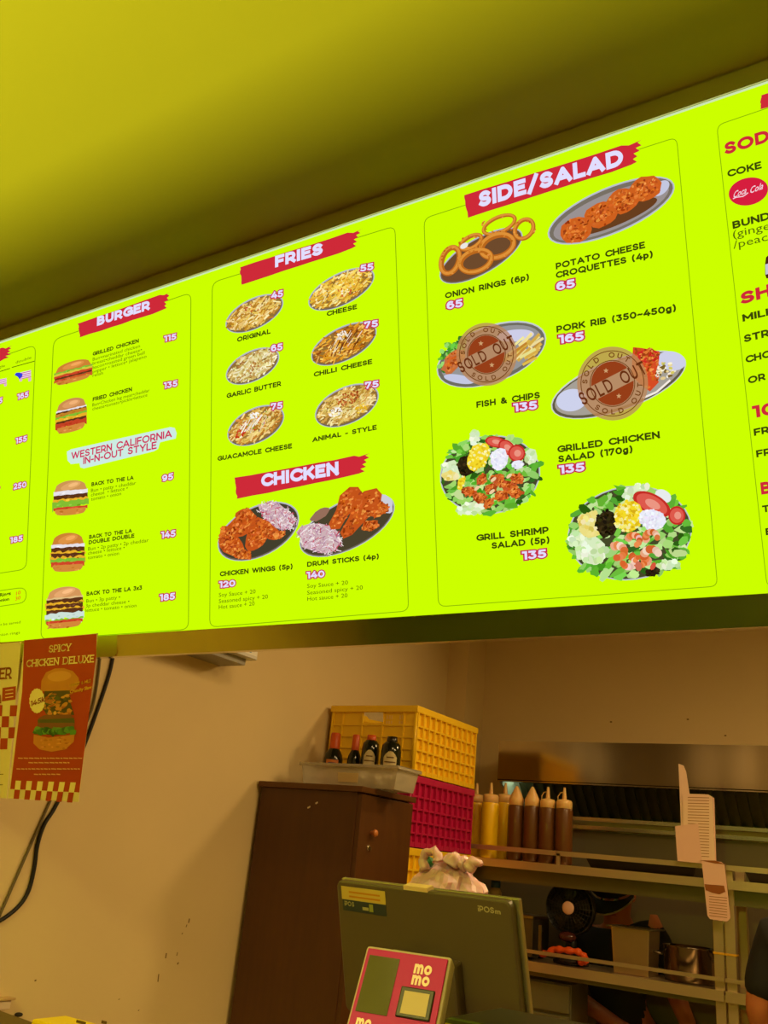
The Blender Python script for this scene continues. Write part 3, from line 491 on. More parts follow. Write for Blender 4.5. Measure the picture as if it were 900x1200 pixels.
def salad(fn, c, a, bb, seed, prot, s, lay, label):
    R = random.Random(seed); q = PB(bd, .0008, .9e-5); cx, cy = fn(*c); q.ell(cx, cy, a, bb, -8, (190, 194, 200)); q.ell(cx, cy, a-1.5, bb-1.5, -8, (70, 72, 40))
    for i in range(230):
        x, y = inell(R, cx, cy, a, bb, -8, .99); q.fan(blobpts(R, (x, y), R.uniform(4, 10)*s, R.uniform(2.5, 5)*s, R.uniform(-70, 40), 9, .3), shade(R, R.choice(((80, 160, 40), (110, 196, 60), (150, 210, 100), (196, 226, 150), (176, 220, 130), (50, 100, 28), (96, 180, 50))), 14))
    for kind, pt, ra, rb, an, n in lay:
        x0, y0 = fn(*pt)
        if kind == 'slice': q.ell(x0, y0, ra, rb, an, (196, 44, 36)); q.ell(x0, y0, ra*.82, rb*.8, an, (222, 90, 76)); q.ell(x0+1, y0, ra*.4, rb*.4, an, (236, 150, 130)); continue
        if kind == 'egg': q.ell(x0, y0, ra, rb, an, (232, 236, 236)); continue
        cols, sz = {'corn': (((244, 216, 40), (250, 236, 110), (226, 186, 30), (244, 240, 170)), 2), 'olive': (((44, 34, 14), (60, 48, 20), (30, 24, 8)), 2.2), 'curd': (((236, 236, 250), (226, 222, 240), (246, 246, 252)), 1.8), 'apple': (((236, 222, 130), (244, 236, 180), (226, 206, 96)), 3.4), 'pale': (((216, 236, 190), (236, 246, 220), (196, 226, 160)), 4)}[kind]
        q.fan(blobpts(R, (x0, y0), ra, rb, an), cols[0])
        for i in range(n): x, y = inell(R, x0, y0, ra, rb, an, .97); q.fan(blobpts(R, (x, y), R.uniform(.7, 1.2)*sz*s, R.uniform(.6, 1.1)*sz*s, R.uniform(0, 180), 7, .2), shade(R, R.choice(cols), 10))
    prot(q, R); q.build('dish_picture', board, LIT, label)
def chick(q, R):
    for c in ((395, 375), (510, 370), (460, 440), (310, 460), (385, 505), (450, 540), (540, 490), (600, 430), (655, 375), (640, 470), (560, 410)): crisp(q, R, blobpts(R, zf(*c), R.uniform(7, 10), R.uniform(5, 7), R.uniform(-50, 20), 10, .2), (196, 84, 40))
    for c in ((490, 380), (375, 440), (600, 355), (480, 465)): q.ell(*zf(*c), 4, 2, -40, (240, 206, 160), 9)
salad(zf, (447, 338), 59, 46, 41, chick, .85, (('pale', (180, 300), 12, 10, 0, 24), ('pale', (320, 575), 16, 7, -10, 26), ('pale', (740, 210), 7, 9, 0, 10), ('pale', (340, 80), 5, 9, 20, 9), ('apple', (170, 350), 10, 6, 0, 12), ('olive', (285, 275), 11, 12, 0, 40), ('corn', (370, 210), 12, 17, 25, 80), ('corn', (250, 400), 4, 9, 20, 12), ('slice', (490, 110), 12, 6.5, 10, 0), ('slice', (570, 150), 11, 8, 40, 0), ('slice', (640, 190), 10, 10, 0, 0), ('curd', (515, 230), 10.5, 13, 0, 80), ('curd', (650, 270), 7, 5, 0, 14)), 'round bowl of grilled chicken salad')
def shrimp(q, R):
    for c, r, a0 in (((470, 390), 11, 200), ((580, 370), 11, 150), ((370, 460), 13, 240), ((580, 485), 14, 120), ((440, 520), 12, 300), ((510, 520), 9, 30)):
        for i in range(9):
            t = math.radians(a0+i*27); x, y = zg(*c); q.ell(x+r*.62*math.cos(t), y+r*.55*math.sin(t), r*.42*(1-i*.03), r*.34, math.degrees(t), shade(R, R.choice(((226, 130, 70), (236, 170, 130), (214, 100, 44), (240, 200, 180))), 12), 10)
    q.ell(*zg(590, 550), 3, 5, 30, (216, 84, 60), 9); q.ell(*zg(500, 550), 4, 6, -10, (206, 110, 84), 9)
salad(zg, (440, 343), 73, 55, 42, shrimp, 1.05, (('pale', (200, 450), 18, 16, 0, 40), ('pale', (110, 380), 9, 10, 0, 14), ('pale', (480, 85), 16, 6, -20, 16), ('pale', (680, 540), 12, 5, -10, 12), ('apple', (200, 290), 15, 15, 20, 26), ('egg', (650, 115), 10, 7, 30, 0), ('slice', (580, 165), 24, 12, 28, 0), ('slice', (735, 235), 10, 11, 0, 0), ('olive', (300, 285), 13, 16, 0, 70), ('corn', (430, 240), 17, 18, 10, 110), ('curd', (585, 260), 16, 12, 10, 110), ('olive', (590, 585), 9, 5, -20, 16)), 'large round bowl of shrimp salad')
# ------------------------------------------------------------------ posters hung on the board's lower frame
def poster(corners, ys, label, paint, name='poster'):
    A = [atY(px, py, y) for (px, py), y in zip(corners, ys)]    # TL TR BR BL
    c = (A[0]+A[1])/2; X = ((A[1]-A[0])+(A[2]-A[3])).normalized(); Zv = ((A[0]-A[3])+(A[1]-A[2])).normalized(); Yv = Zv.cross(X).normalized(); Zv = X.cross(Yv)
    M4 = Matrix(((X.x, Yv.x, Zv.x, c.x), (X.y, Yv.y, Zv.y, c.y), (X.z, Yv.z, Zv.z, c.z), (0, 0, 0, 1)))
    t = thing(name, label, 'poster', world=False); t.matrix_world = M4
    L = [M4.inverted()@a for a in A]
    mb = MB(); mb.slab([(v.x, 0, v.z) for v in L], (0, .0015, 0)); mb.build('sheet', pm('cream_poster_paper', (236, 214, 150), .5, var=.03), t)
    px = [Vector(q) for q in corners]; o_ = L[0]
    import numpy as np
    rows = []; rhs = []
    for (x, y), v in zip(corners, L):      # homography photograph -> sheet
        rows.append([x, y, 1, 0, 0, 0, -v.x*x, -v.x*y]); rhs.append(v.x); rows.append([0, 0, 0, x, y, 1, -v.z*x, -v.z*y]); rhs.append(v.z)
    h = np.linalg.solve(np.array(rows, float), np.array(rhs, float))
    def mp(x, y): d = h[6]*x+h[7]*y+1; return (float((h[0]*x+h[1]*y+h[2])/d), float((h[3]*x+h[4]*y+h[5])/d))
    paint(mp, t)
    return t
zp = zmap(0, 740, 5.7167)
PRED = (180, 54, 22); PCRE = (244, 222, 150)
def serif(q, t, a, b, cap, col):
    """condensed slab-serif lettering"""
    q.text(t, *a, *b, cap, col, wt=.17)
    vs, _ = stroke_geo(t, .17); xa = min(v[0] for v in vs); xb = max(v[0] for v in vs); x = 0
    feet = {'S': (), 'P': ((0, 0),), 'I': ((0, 0), (0, 1)), 'C': (), 'Y': ((.38, 0), (0, 1), (.76, 1)), 'H': ((0, 0), (0, 1), (.72, 0), (.72, 1)), 'K': ((0, 0), (0, 1), (.7, 0), (.66, 1)), 'E': ((0, 0), (0, 1)), 'N': ((0, 0), (0, 1), (.74, 1)), 'D': ((0, 0), (0, 1)), 'L': ((0, 0), (0, 1)), 'U': ((0, 1), (.74, 1)), 'X': ((0, 0), (0, 1), (.74, 0), (.74, 1)), 'R': ((0, 0), (0, 1), (.66, 0))}
    u0, v0 = q.mp(*a); u1, v1 = q.mp(*b); h = q.mp(a[0], a[1]-cap)[1]-v0; fx = lambda X: u0+(u1-u0)*(X-xa)/(xb-xa); fv = lambda X: v0+(v1-v0)*(X-xa)/(xb-xa)
    for ch in t:
        for (fx_, fy) in feet.get(ch, ()):
            X = x+fx_*.92; y0 = fy*h*.9; q.raw([(fx(X-.19), fv(X)+y0), (fx(X+.19), fv(X)+y0), (fx(X+.19), fv(X)+y0+h*.1), (fx(X-.19), fv(X)+y0+h*.1)], [(0, 1, 2, 3)], col)
        x += G[ch][0]*.92+.17+.09
def paint_spicy(mp, t):
    q = PB(mp, .0006, 1e-5); q.poly([zp(*p) for p in ((163, 60), (648, 16), (645, 170), (532, 1078), (70, 1055), (150, 400))], PRED)
    for i in range(13):
        f = lambda a, b: zp(70-7*b+(a/12.6)*(462-6*b), 998+60*b+(a/12.6)*(14+8*b))
        if i % 2 and i < 12: q.poly([f(i, 0), f(i+1, 0), f(i+1, 1), f(i, 1)], PCRE); q.poly([f(i, 1), f(i+1, 1), f(i+1, 2), f(i, 2)], PRED)
    q.build('red_panel', t, INK)
    q = PB(mp, .0012, 1e-5); serif(q, 'SPICY', zp(328, 142), zp(478, 130), 8.6, PCRE); serif(q, 'CHICKEN DELUXE', zp(177, 240), zp(632, 207), 8.6, PCRE)
    q.build('lettering', t, INK)
    R = random.Random(41); q = PB(mp, .0012, 1e-5)
    q.fan([zp(*p) for p in ((275, 400), (280, 330), (310, 275), (370, 248), (430, 246), (490, 265), (528, 310), (535, 350), (500, 395), (400, 408))], (206, 130, 50)); q.ell(*zp(400, 300), 14, 6, -5, (220, 150, 70))
    q.fan([zp(*p) for p in ((300, 400), (470, 395), (475, 480), (500, 560), (320, 560), (290, 520))], (84, 70, 34))
    for i in range(60): x, y = R.uniform(300, 480), R.uniform(420, 560); q.fan(blobpts(R, zp(x, y), R.uniform(1.5, 4.5), R.uniform(1, 2.4), R.uniform(-40, 20), 9, .3), shade(R, R.choice(((216, 150, 60), (180, 100, 40), (206, 130, 50), (90, 84, 36))), 16))
    q.fan([zp(*p) for p in ((262, 580), (300, 560), (480, 556), (505, 600), (500, 660), (250, 650))], (130, 76, 44)); q.fan([zp(*p) for p in ((255, 590), (500, 580), (502, 612), (258, 612))], (84, 84, 36))
    for i in range(22): q.fan(blobpts(R, zp(250+i*11.5, 665+R.uniform(-14, 14)), 4.5, 4, 0, 9, .3), shade(R, R.choice(((70, 120, 44), (90, 140, 50), (50, 92, 34))), 12))
    q.fan([zp(*p) for p in ((230, 690), (330, 712), (420, 700), (505, 690), (498, 740), (440, 790), (350, 806), (270, 790), (228, 750))], (206, 126, 50))
    for i in range(26): q.ell(*zp(R.uniform(250, 470), R.uniform(710, 785)), R.uniform(1, 3), R.uniform(.8, 1.6), 0, shade(R, (200, 120, 46), 26), 7)
    q.build('burger_picture', t, INK)
    q = PB(mp, .002, 1e-5); cx, cy = zp(252, 465)
    q.fan([(cx+(9.6 if i % 2 else 8.9)*math.cos(i*math.pi/18)*.98, cy+(14.8 if i % 2 else 14.2)*math.sin(i*math.pi/18)) for i in range(36)], PCRE); o = q.build('price_seal', t, INK)
    q = PB(mp, .0028, 1e-5); q.text('145k', *zp(208, 505), *zp(304, 470), 6.4, (150, 40, 24), wt=.16); q.build('lettering', o, INK)
    q = PB(mp, .002, 1e-5); q.text('SWEET & MILD', *zp(470, 375), *zp(614, 340), 4, (226, 176, 40), wt=.2); q.text('Crunchy Slaw', *zp(472, 415), *zp(618, 382), 3.6, (226, 176, 40), .03)
    for y, x0, x1 in ((848, 125, 555), (878, 195, 470), (920, 115, 540), (956, 232, 408)):
        R2 = random.Random(y); x = x0
        while x < x1: w = R2.uniform(12, 36); q.line([zp(x, y-(x-x0)*.0), zp(min(x+w, x1), y+2)], 1.3, (226, 170, 110)); x += w+5
    q.build('small_print', t, INK)
poster([zp(163, 58), zp(655, 12), zp(525, 1142), zp(52, 1118)], [1.585, 1.585, 1.66, 1.66], 'red poster of a tall chicken burger hanging under the lit menu board', paint_spicy)
def paint_er(mp, t):
    q = PB(mp, .0006, 1e-5); Q = lambda a: [zp(*p) for p in a]
    q.fan(Q(((18, 378), (108, 366), (104, 455), (14, 468))), PRED)
    for k in range(3): q.line(Q(((36, 396+k*24), (90, 388+k*24))), 1, PCRE)
    q.build('callout_box', t, INK); q = PB(mp, .0007, 1e-5)
    q.fan(Q(((-60, 420), (-10, 405), (8, 430), (10, 480), (-60, 500))), (166, 92, 40))
    q.build('food_picture', t, INK); q = PB(mp, .0006, 1e-5)
    w = 50
    for i in range(-6, 2):
        for j in range(4):
            if (i+j) % 2 == 0: continue
            x = 20-j*5+i*w; y = 494+j*74; q.poly(Q(((x, y), (x+w-2, y-1), (x+w-6, y+73), (x-4, y+74))), PRED) if not (j == 3 and i == 1) else None
    q.build('check_pattern', t, INK); q = PB(mp, .0006, 1e-5)
    q.line(Q(((-40, 960), (24, 956))), 1, (150, 120, 60)); q.line(Q(((-40, 1030), (20, 1026))), 1, (150, 120, 60)); q.build('small_print', t, INK)
    q = PB(mp, .0012, 1e-5); serif(q, 'ER', zp(-4, 322), zp(78, 316), 13.5, (150, 60, 30)); q.build('lettering', t, INK)
poster([zp(-330, 112), zp(140, 70), zp(45, 1118), zp(-420, 1100)], [1.592, 1.592, 1.667, 1.667], 'cream poster with red checks cut by the left photo edge', paint_er)
# ------------------------------------------------------------------ things on the side wall
ac = thing('air_conditioner', 'white wall mounted air conditioner peeking out below the menu board', 'air conditioner', (XW, 2.2, 2.17))
acw = pm('white_appliance_plastic', (226, 224, 214), .4)
MB().box(XW, -2.27, 1.80, 2.642, 2.172, 2.48).build('body', acw, ac, .006)
MB().box(XW, -2.30, 1.83, 2.61, 2.148, 2.172).build('air_outlet', pm('grey_louvre', (150, 146, 132), .5), ac)
MB().box(-2.272, -2.266, 1.81, 2.635, 2.174, 2.186).build('trim_strip', pm('silver_strip', (196, 196, 190), .35), ac)
for k in range(3): MB().box(-2.27, -2.2685, 2.30, 2.60, 2.194+k*.018, 2.205+k*.018).build('blue_label', pm('blue_label_ink', (70, 140, 200), .4), ac)
blk = pm('black_cable_rubber', (20, 18, 12), .6); gry = pm('grey_cable', (104, 92, 58), .6)
def wallcable(name, pts, r, m, label):
    P = [atX(x, y, XW+.006) for x, y in pts]; out = []
    for i in range(len(P)-1):
        a = P[max(0, i-1)]; b_ = P[i]; c = P[i+1]; d = P[min(len(P)-1, i+2)]
        for k in range(5):
            t = k/5; out.append(.5*((2*b_)+(c-a)*t+(2*a-5*b_+4*c-d)*t*t+(3*b_-a-3*c+d)*t**3))
    out.append(P[-1]); tag(MB().tube(out, r, 8).build(name, m, None, off=tuple(P[0])), label, 'cable')
wallcable('wall_cable', [(134, 760), (128, 790), (112, 838), (92, 890), (65, 945), (52, 966), (44, 990), (40, 1018), (33, 1045), (20, 1064), (-2, 1080), (-20, 1085)], .0062, blk, 'black cable curving down the cream wall behind the red poster')
wallcable('wall_cable', [(118, 766), (108, 830), (80, 890), (56, 945), (36, 990), (14, 1040), (-8, 1090)], .0042, gry, 'thin grey cable beside the thicker black wall cable')
# ------------------------------------------------------------------ tall brown cabinet by the side wall
wood = pm('brown_laminate', (86, 50, 14), .42, var=.3, scale=5, stretch=(6, 6, .6), bump=.03)
wood2 = pm('brown_laminate_top', (98, 60, 22), .4, var=.2, scale=5, stretch=(6, 1, 6))
cx0, cx1, cy0, cy1, ct = -2.41, -1.925, 2.948, 3.341, 1.752
cab = thing('cabinet', 'tall dark brown laminate cabinet against the cream wall', 'cabinet', (cx0, cy0, 0))
MB().box(cx0, cx1-.02, cy0, cy1, 0, ct-.022).build('body', wood, cab, .002)
MB().box(cx0-.012, cx1+.006, cy0-.012, cy1+.01, ct-.022, ct).build('top_panel', wood2, cab, .003)
dr = MB().box(cx1-.0195, cx1, cy0+.003, cy1-.003, .06, ct-.028).build('door', wood, cab, .002)
kp = atX(435, 976, cx1)
MB().lathe(kp, [(0, .026), (.011, .025), (.014, .018), (.009, .01), (.007, 0)], 16, R=Matrix.Rotation(math.pi/2, 3, 'Y')).build('knob', pm('pale_wood_knob', (196, 120, 56), .35), dr, off=tuple(cab.location))
lk = atX(431, 993, cx1)
MB().lathe(lk, [(0, .006), (.008, .006), (.010, .004), (.010, 0)], 14, R=Matrix.Rotation(math.pi/2, 3, 'Y')).box(lk.x+.005, lk.x+.016, lk.y-.001, lk.y+.001, lk.z-.016, lk.z+.004).build('lock', pm('chrome_lock', (210, 205, 190), .2, 1), dr, off=tuple(cab.location))
for px, py, w in ((362, 946, 3), (371, 941, 2.4)): a = atY(px, py, cy0-.0006); MB().obox(a, .007*w/3, .0006, .003, Matrix.Rotation(-.5, 3, 'Y')).build('tape_scrap', pm('white_tape', (220, 206, 170), .5), cab)
# ------------------------------------------------------------------ stack of plastic crates
yel = pm('yellow_crate_plastic', (252, 206, 30), .42, var=.08); redp = pm('red_crate_plastic', (190, 20, 84), .42, var=.08)
CX0, CX1, CY0, CY1, CH = -2.41, -1.951, 3.36, 3.956, .288
def crate(z, m, label, group, tagged=False):
    t = thing('plastic_crate', label, 'crate', ((CX0+CX1)/2, (CY0+CY1)/2, z), group=group)
    x0, x1, y0, y1, h = CX0+.012, CX1-.012, CY0+.012, CY1-.012, CH-.004
    b = MB(); z1 = z+h
    b.box(x0, x1, y0, y1, z+.004, z+.012)
    zs = [z+.004, z+.055, z+.10, z+.15, z+.20, z1-.028]
    # thin inner skins with rows of slots on the long sides
    b.box(x0, x0+.004, y0, y1, z, z1); b.box(x1-.006, x1-.002, y0, y1, z, z1); b.box(x0, x1, y1-.004, y1, z, z1)
    hx0, hx1 = x0+.16, x0+.27
    b.box(x0, hx0, y0, y0+.004, z, z1); b.box(hx1, x1, y0, y0+.004, z, z1); b.box(hx0, hx1, y0, y0+.004, z, z1-.075); b.box(hx0, hx1, y0, y0+.004, z1-.032, z1)
    b.build('basket', m, t)
    r = MB(); r.box(x0-.012, x1+.012, y0-.012, y0+.008, z1-.03, z1).box(x0-.012, x1+.012, y1-.008, y1+.012, z1-.03, z1).box(x0-.012, x0+.008, y0, y1, z1-.03, z1).box(x1-.008, x1+.012, y0, y1, z1-.03, z1)
    r.build('rim', m, t, .004)
    r = MB()
    for k in range(1, 5):
        r.box(x0-.004, x1+.004, y0-.005, y0, zs[k]-.004, zs[k]+.004); r.box(x1-.002, x1+.009, y0, y1, zs[k]-.004, zs[k]+.004)
    r.box(x0-.008, x1+.009, y0-.008, y0+.004, z, z+.02); r.box(x1-.006, x1+.009, y0, y1, z, z+.02); r.box(x0-.008, x1+.009, y1-.004, y1+.008, z, z+.02)
    for k in range(12): yy = y0+.004+k*(y1-y0-.008)/11; r.box(x1-.002, x1+.011, yy-.0045, yy+.0045, z, z1-.028)
    for k in (0, .12, .37, .62, .87, 1): xx = x0+.004+k*(x1-x0-.008); r.box(xx-.004, xx+.004, y0-.006, y0, z, z1-.028)
    for a in (x0, x1): r.cyl((a, y0, z), (a, y0, z1-.02), .008, n=10)
    r.build('ribs', m, t)
    if tagged:
        g = MB(); a = atY(425, 834, y0-.0075); yq = y0-.0075
        g.slab([atY(426, 834.5, yq), atY(449, 834, yq), atY(449, 846, yq), atY(433, 843, yq)], (0, .001, 0)); g.build('label', pm('bright_handhole_patch', (236, 222, 190), .5), t)  # pale patch over the hand-hole, its brightness painted in
        w = MB()
        for i in range(5): 
            for j in range(2): xx = x0+.285+i*.012+(.03 if i > 2 else 0); w.box(xx, xx+.007, y0-.0012, y0-.0002, z1-.06-j*.024, z1-.042-j*.024)
        w.build('lit_slot_marks', pm('lit_slot_tone', (246, 206, 110), .5), t)  # pale blocks stand for light showing through the slots
    return t
zt = 2.138-CH*7
pal = thing('pallet', 'low dark plastic pallet under the crate stack', 'pallet', ((CX0+CX1)/2, (CY0+CY1)/2, 0)); pm_ = pm('dark_pallet_plastic', (40, 36, 30), .6)
pb_ = MB(); [pb_.box(CX0, CX1, CY0+k*.12, CY0+k*.12+.09, zt-.03, zt) for k in range(5)]; pb_.build('deck', pm_, pal)
pb_ = MB(); [pb_.box(CX0+k*.19, CX0+k*.19+.07, CY0, CY1-.02, 0, zt-.03) for k in range(3)]; pb_.build('feet', pm_, pal)
CL = ['yellow plastic crate at the top of the stack behind the cabinet', 'red plastic crate in the middle of the stack between yellow ones', 'yellow plastic crate just below the red one behind the bag']
for k in range(7):
    m = redp if k == 1 else yel; lb_ = CL[k] if k < 3 else 'yellow plastic crate hidden low in the stack behind the cabinet'
    crate(2.138-CH*(k+1), m, lb_, 'stacked crates behind the cabinet' if k < 3 else 'hidden crates low in the stack', k == 0)
# ------------------------------------------------------------------ tub and sauce bottles on the cabinet
clear = pm('clear_tub_plastic', (222, 214, 190), .25, trans=.45, alpha=.8)
tb = thing('plastic_tub', 'clear plastic tub with a pale label on top of the cabinet', 'tub', (-2.15, 3.1, ct)); ty = 3.02
A = atY(352, 915, ty).x; B = atY(466, 915, ty).x; zt_ = atY(400, 895, ty).z; zb_ = ct
A = max(A, cx0+.012)
w = MB(); 
ro = [(A+.012, ty), (B-.012, ty), (B-.012, ty+.15), (A+.012, ty+.15)]
w.add([(A+.015, ty+.004, zb_+.001), (B-.015, ty+.004, zb_+.001), (B-.015, ty+.15, zb_+.001), (A+.015, ty+.15, zb_+.001), (A, ty-.006, zt_), (B, ty-.006, zt_), (B, ty+.16, zt_), (A, ty+.16, zt_)], [(0, 1, 2, 3), (0, 1, 5, 4), (1, 2, 6, 5), (2, 3, 7, 6), (3, 0, 4, 7)])
w.build('body', clear, tb)
w = MB(); w.box(A-.008, B+.008, ty-.014, ty-.004, zt_-.012, zt_).box(A-.008, B+.008, ty+.158, ty+.168, zt_-.012, zt_).box(A-.008, A+.002, ty-.004, ty+.158, zt_-.012, zt_).box(B-.002, B+.008, ty-.004, ty+.158, zt_-.012, zt_); w.build('rim', clear, tb, .002)
w = MB(); w.slab([atY(396, 905, ty-.005), atY(420, 906, ty-.005), atY(419, 917, ty-.002), atY(396, 916, ty-.002)], (0, .001, 0)); w.build('label', pm('pale_tub_label', (220, 196, 140), .5), tb)
R = random.Random(5); w = MB()
for k in range(16): w.ball((A+(B-A)*R.uniform(.55, .93), ty+R.uniform(.03, .12), zb_+R.uniform(.015, .06)), .018, .018, .014, 8, 6, fn=lambda d: 1+.3*noise.noise(d*3))
w.build('wrapped_contents', pm('crumpled_film', (206, 196, 170), .3), tb)
glassd = pm('dark_sauce_glass', (26, 30, 14), .12); ocap = pm('orange_cap', (206, 84, 20), .4)
def sauce(px, pyt, yy, w, shape, label, lab):
    top = atY(px, pyt, yy); x = top.x; h = top.z-ct; t = thing('sauce_bottle', label, 'bottle', (x, yy, ct), group='sauce bottles on the cabinet')
    if shape == 'long': prof = [(0, .0), (w*.95, .001), (w, .01), (w, h*.53), (w*.9, h*.62), (w*.62, h*.70), (w*.5, h*.74), (0, h*.74)]; cp = [(w*.54, h*.68), (w*.56, h*.70), (w*.52, h*.98), (w*.4, h), (0, h)]
    else: prof = [(0, 0), (w*.9, .001), (w, .012), (w, h*.72), (w*.92, h*.84), (w*.6, h*.9), (0, h*.9)]; cp = [(w*.5, h*.88), (w*.55, h*.9), (w*.5, h*.99), (0, h)]
    MB().lathe((x, yy, ct), prof, 24).build('glass', glassd, t); MB().lathe((x, yy, ct), cp, 20).build('cap', ocap if lab != 'dark' else pm('black_cap', (30, 26, 20), .3), t)
    if lab in ('orange', 'shield', 'dark'):
        c1 = pm('orange_label', (206, 120, 50), .5) if lab == 'orange' else pm('cream_shield_label', (206, 190, 140), .5); l = MB(); n = 8; sp = .9
        z0, z1_ = (.02, h*.52) if lab == 'orange' else (.03, h*.72); vs = []
        for i in range(n+1):
            a = -math.pi/2+.5+(-sp+2*sp*i/n)*(.75); k = 1-abs(2*i/n-1)**2*.18 if lab != 'orange' else 1
            vs += [(x+(w+.001)*math.cos(a), yy+(w+.001)*math.sin(a), ct+z0), (x+(w+.001)*math.cos(a), yy+(w+.001)*math.sin(a), ct+z0+(z1_-z0)*k)]
        l.add(vs, [(2*i, 2*i+2, 2*i+3, 2*i+1) for i in range(n)], 0, True); lo = l.build('label', c1, t)
        if lab == 'orange':
            l = MB(); vs = []
            for i in range(5): a = -math.pi/2+.5-.4+.2*i; vs += [(x+(w+.002)*math.cos(a), yy+(w+.002)*math.sin(a), ct+h*.37), (x+(w+.002)*math.cos(a), yy+(w+.002)*math.sin(a), ct+h*.47)]
            l.add(vs, [(2*i, 2*i+2, 2*i+3, 2*i+1) for i in range(4)], 0, True); l.build('blue_patch', pm('blue_patch_ink', (60, 70, 110), .5), lo, off=tuple(t.location))
        else:
            for zz, ww in ((.40, .5), (.52, .55), (.6, .35)):
                l = MB(); vs = []
                for i in range(5): a = -math.pi/2+.5-ww+ww*.5*i; vs += [(x+(w+.002)*math.cos(a), yy+(w+.002)*math.sin(a), ct+h*zz), (x+(w+.002)*math.cos(a), yy+(w+.002)*math.sin(a), ct+h*zz+.005)]
                l.add(vs, [(2*i, 2*i+2, 2*i+3, 2*i+1) for i in range(4)], 0, True)
                l.build('print_line', pm('brown_print', (110, 80, 40), .5), lo, off=tuple(t.location))
sauce(394, 859, 3.25, .041, 'long', 'dark sauce bottle with tall orange cap and orange label, leftmost of the row', 'orange')
sauce(418, 861, 3.26, .030, 'long', 'slim dark sauce bottle with orange cap and no label', 'none')
sauce(436, 861, 3.25, .037, 'jar', 'dark squat bottle with orange cap and cream shield label', 'shield')
sauce(460, 863, 3.25, .042, 'jar', 'dark squat bottle with black cap at the right end of the row', 'dark')
# ------------------------------------------------------------------ extractor hood on the kitchen's back wall
hood = thing('extractor_hood', 'stainless steel extractor hood along the kitchen back wall', 'extractor hood', (-.6, 4.5, 1.6))
HY = 4.35; hx0 = atY(585, 868, HY).x; hx1 = 1.2; hzt = 2.134; hzb = 1.938
MB().box(hx0, hx1, HY, HY+.012, hzb, hzt).box(hx0, hx1, HY, HY+.05, hzb-.006, hzb+.004).build('front_panel', pm('hood_steel', (176, 162, 136), .14, 1, var=.12, scale=2.2, stretch=(6, 1, .3)), hood)
MB().box(hx0, hx1, HY+.012, YB, hzt-.012, hzt).build('top_panel', brushed, hood)
MB().slab([(hx0, HY+.012, hzb), (hx0, YB, 1.745), (hx0, YB, hzt), (hx0, HY+.012, hzt)], (.01, 0, 0)).build('side_panel', pm('pale_hood_side', (190, 206, 190), .4, .6), hood)
fy0, fz0, fy1, fz1 = HY+.06, 2.10, YB-.03, 1.80
bdk = pm('dark_baffle_steel', (104, 108, 74), .42, .7, var=.2); fd = Vector((0, fy1-fy0, fz1-fz0)).normalized(); fn_ = Vector((0, fd.z, -fd.y))
k = 0; x = hx0+.03
while x < hx1-.5:
    fl = MB(); a = Vector((x, fy0, fz0)); e = Vector((x, fy1, fz1))
    fl.slab([a, a+Vector((.472, 0, 0)), e+Vector((.472, 0, 0)), e], -fn_*.012)
    for i in range(9): o_ = Vector((.025+i*.052, 0, 0)); fl.bar(a+o_+fn_*.008, e+o_+fn_*.008, .024, .016)
    fl.build('baffle_filter', bdk, hood); x += .474
for j, (yy, zz) in enumerate(((YB-.06, 1.785), (YB-.05, 1.745))): MB().box(hx0+.02, hx1, yy, yy+.03, zz, zz+.018).build('grease_rail', pm('bright_rail', (216, 222, 214), .25, 1), hood)
bs = MB().box(-2.29, 1.2, YB-.012, YB-.001, .9, 1.74); tag(bs.build('splashback_panel', pm('pale_green_steel', (116, 104, 74), .45, .3, var=.06, scale=3), None), 'pale greenish wall panel below the extractor hood', 'splashback')
# ------------------------------------------------------------------ steel shelf racks
def zy(px, py, Y): return atY(px, py, Y).z
RY = 4.0; RD = .27
def rack(x0, x1, label, legs, lower=True):
    t = thing('steel_shelf_rack', label, 'shelf rack', ((x0+x1)/2, RY, 0))
    for x in legs:
        for y in (RY+.02, RY+RD-.02): MB().box(x-.019, x+.019, y-.019, y+.019, 0, 1.60).build('leg', brushed, t, .002)
    for nm, zt_, zb_, z2 in (('shelf', 1.553, 1.52, 1.462),)+((('shelf', 1.157, 1.12, 1.10),) if lower else ()):
        m = MB(); m.box(x0, x1, RY-.022, RY+RD, zt_-.012, zt_).box(x0, x1, RY-.026, RY-.022, zb_, zt_+.001).box(x0, x1, RY+RD-.004, RY+RD, zb_, zt_)
        o = m.build(nm, brushed, t); MB().box(x0, x1, RY+.018, RY+.026, z2, zb_+.004).build('shelf_beam', pm('olive_steel_beam', (120, 112, 70), .45, .8), o, off=tuple(t.location)) if False else MB().box(x0, x1, RY+.018, RY+.026, z2, zb_+.004).build('shelf_beam', pm('olive_steel_beam', (120, 112, 70), .45, .8), t)
    for z, h in ((1.60, .020),)+(((1.195, .014),) if lower else ()): MB().box(x0, x1, RY-.018, RY-.008, z-h/2, z+h/2).build('guard_rail', brushed, t)
    return t
rx1 = -.864
r1 = rack(-2.22, rx1, 'steel shelf rack with squeeze bottles between the crates and the slips', (-2.2, rx1-.019))
r2 = rack(-.859, .75, 'steel shelf rack cut by the right photo edge', (-.838, .73))
for x in (-1.545, ): MB().box(x-.008, x+.008, RY-.018, RY-.008, 1.553, 1.60).build('rail_post', brushed, r1)
yt = pm('yellow_tie', (226, 170, 20), .5)
for x in (rx1-.019, -.838):
    z = zy(848, 1118, RY); MB().box(x-.0215, x+.0215, RY-.0016, RY+.0405, z-.004, z+.004).build('cable_tie', yt, r1 if x < -.86 else r2, .001)
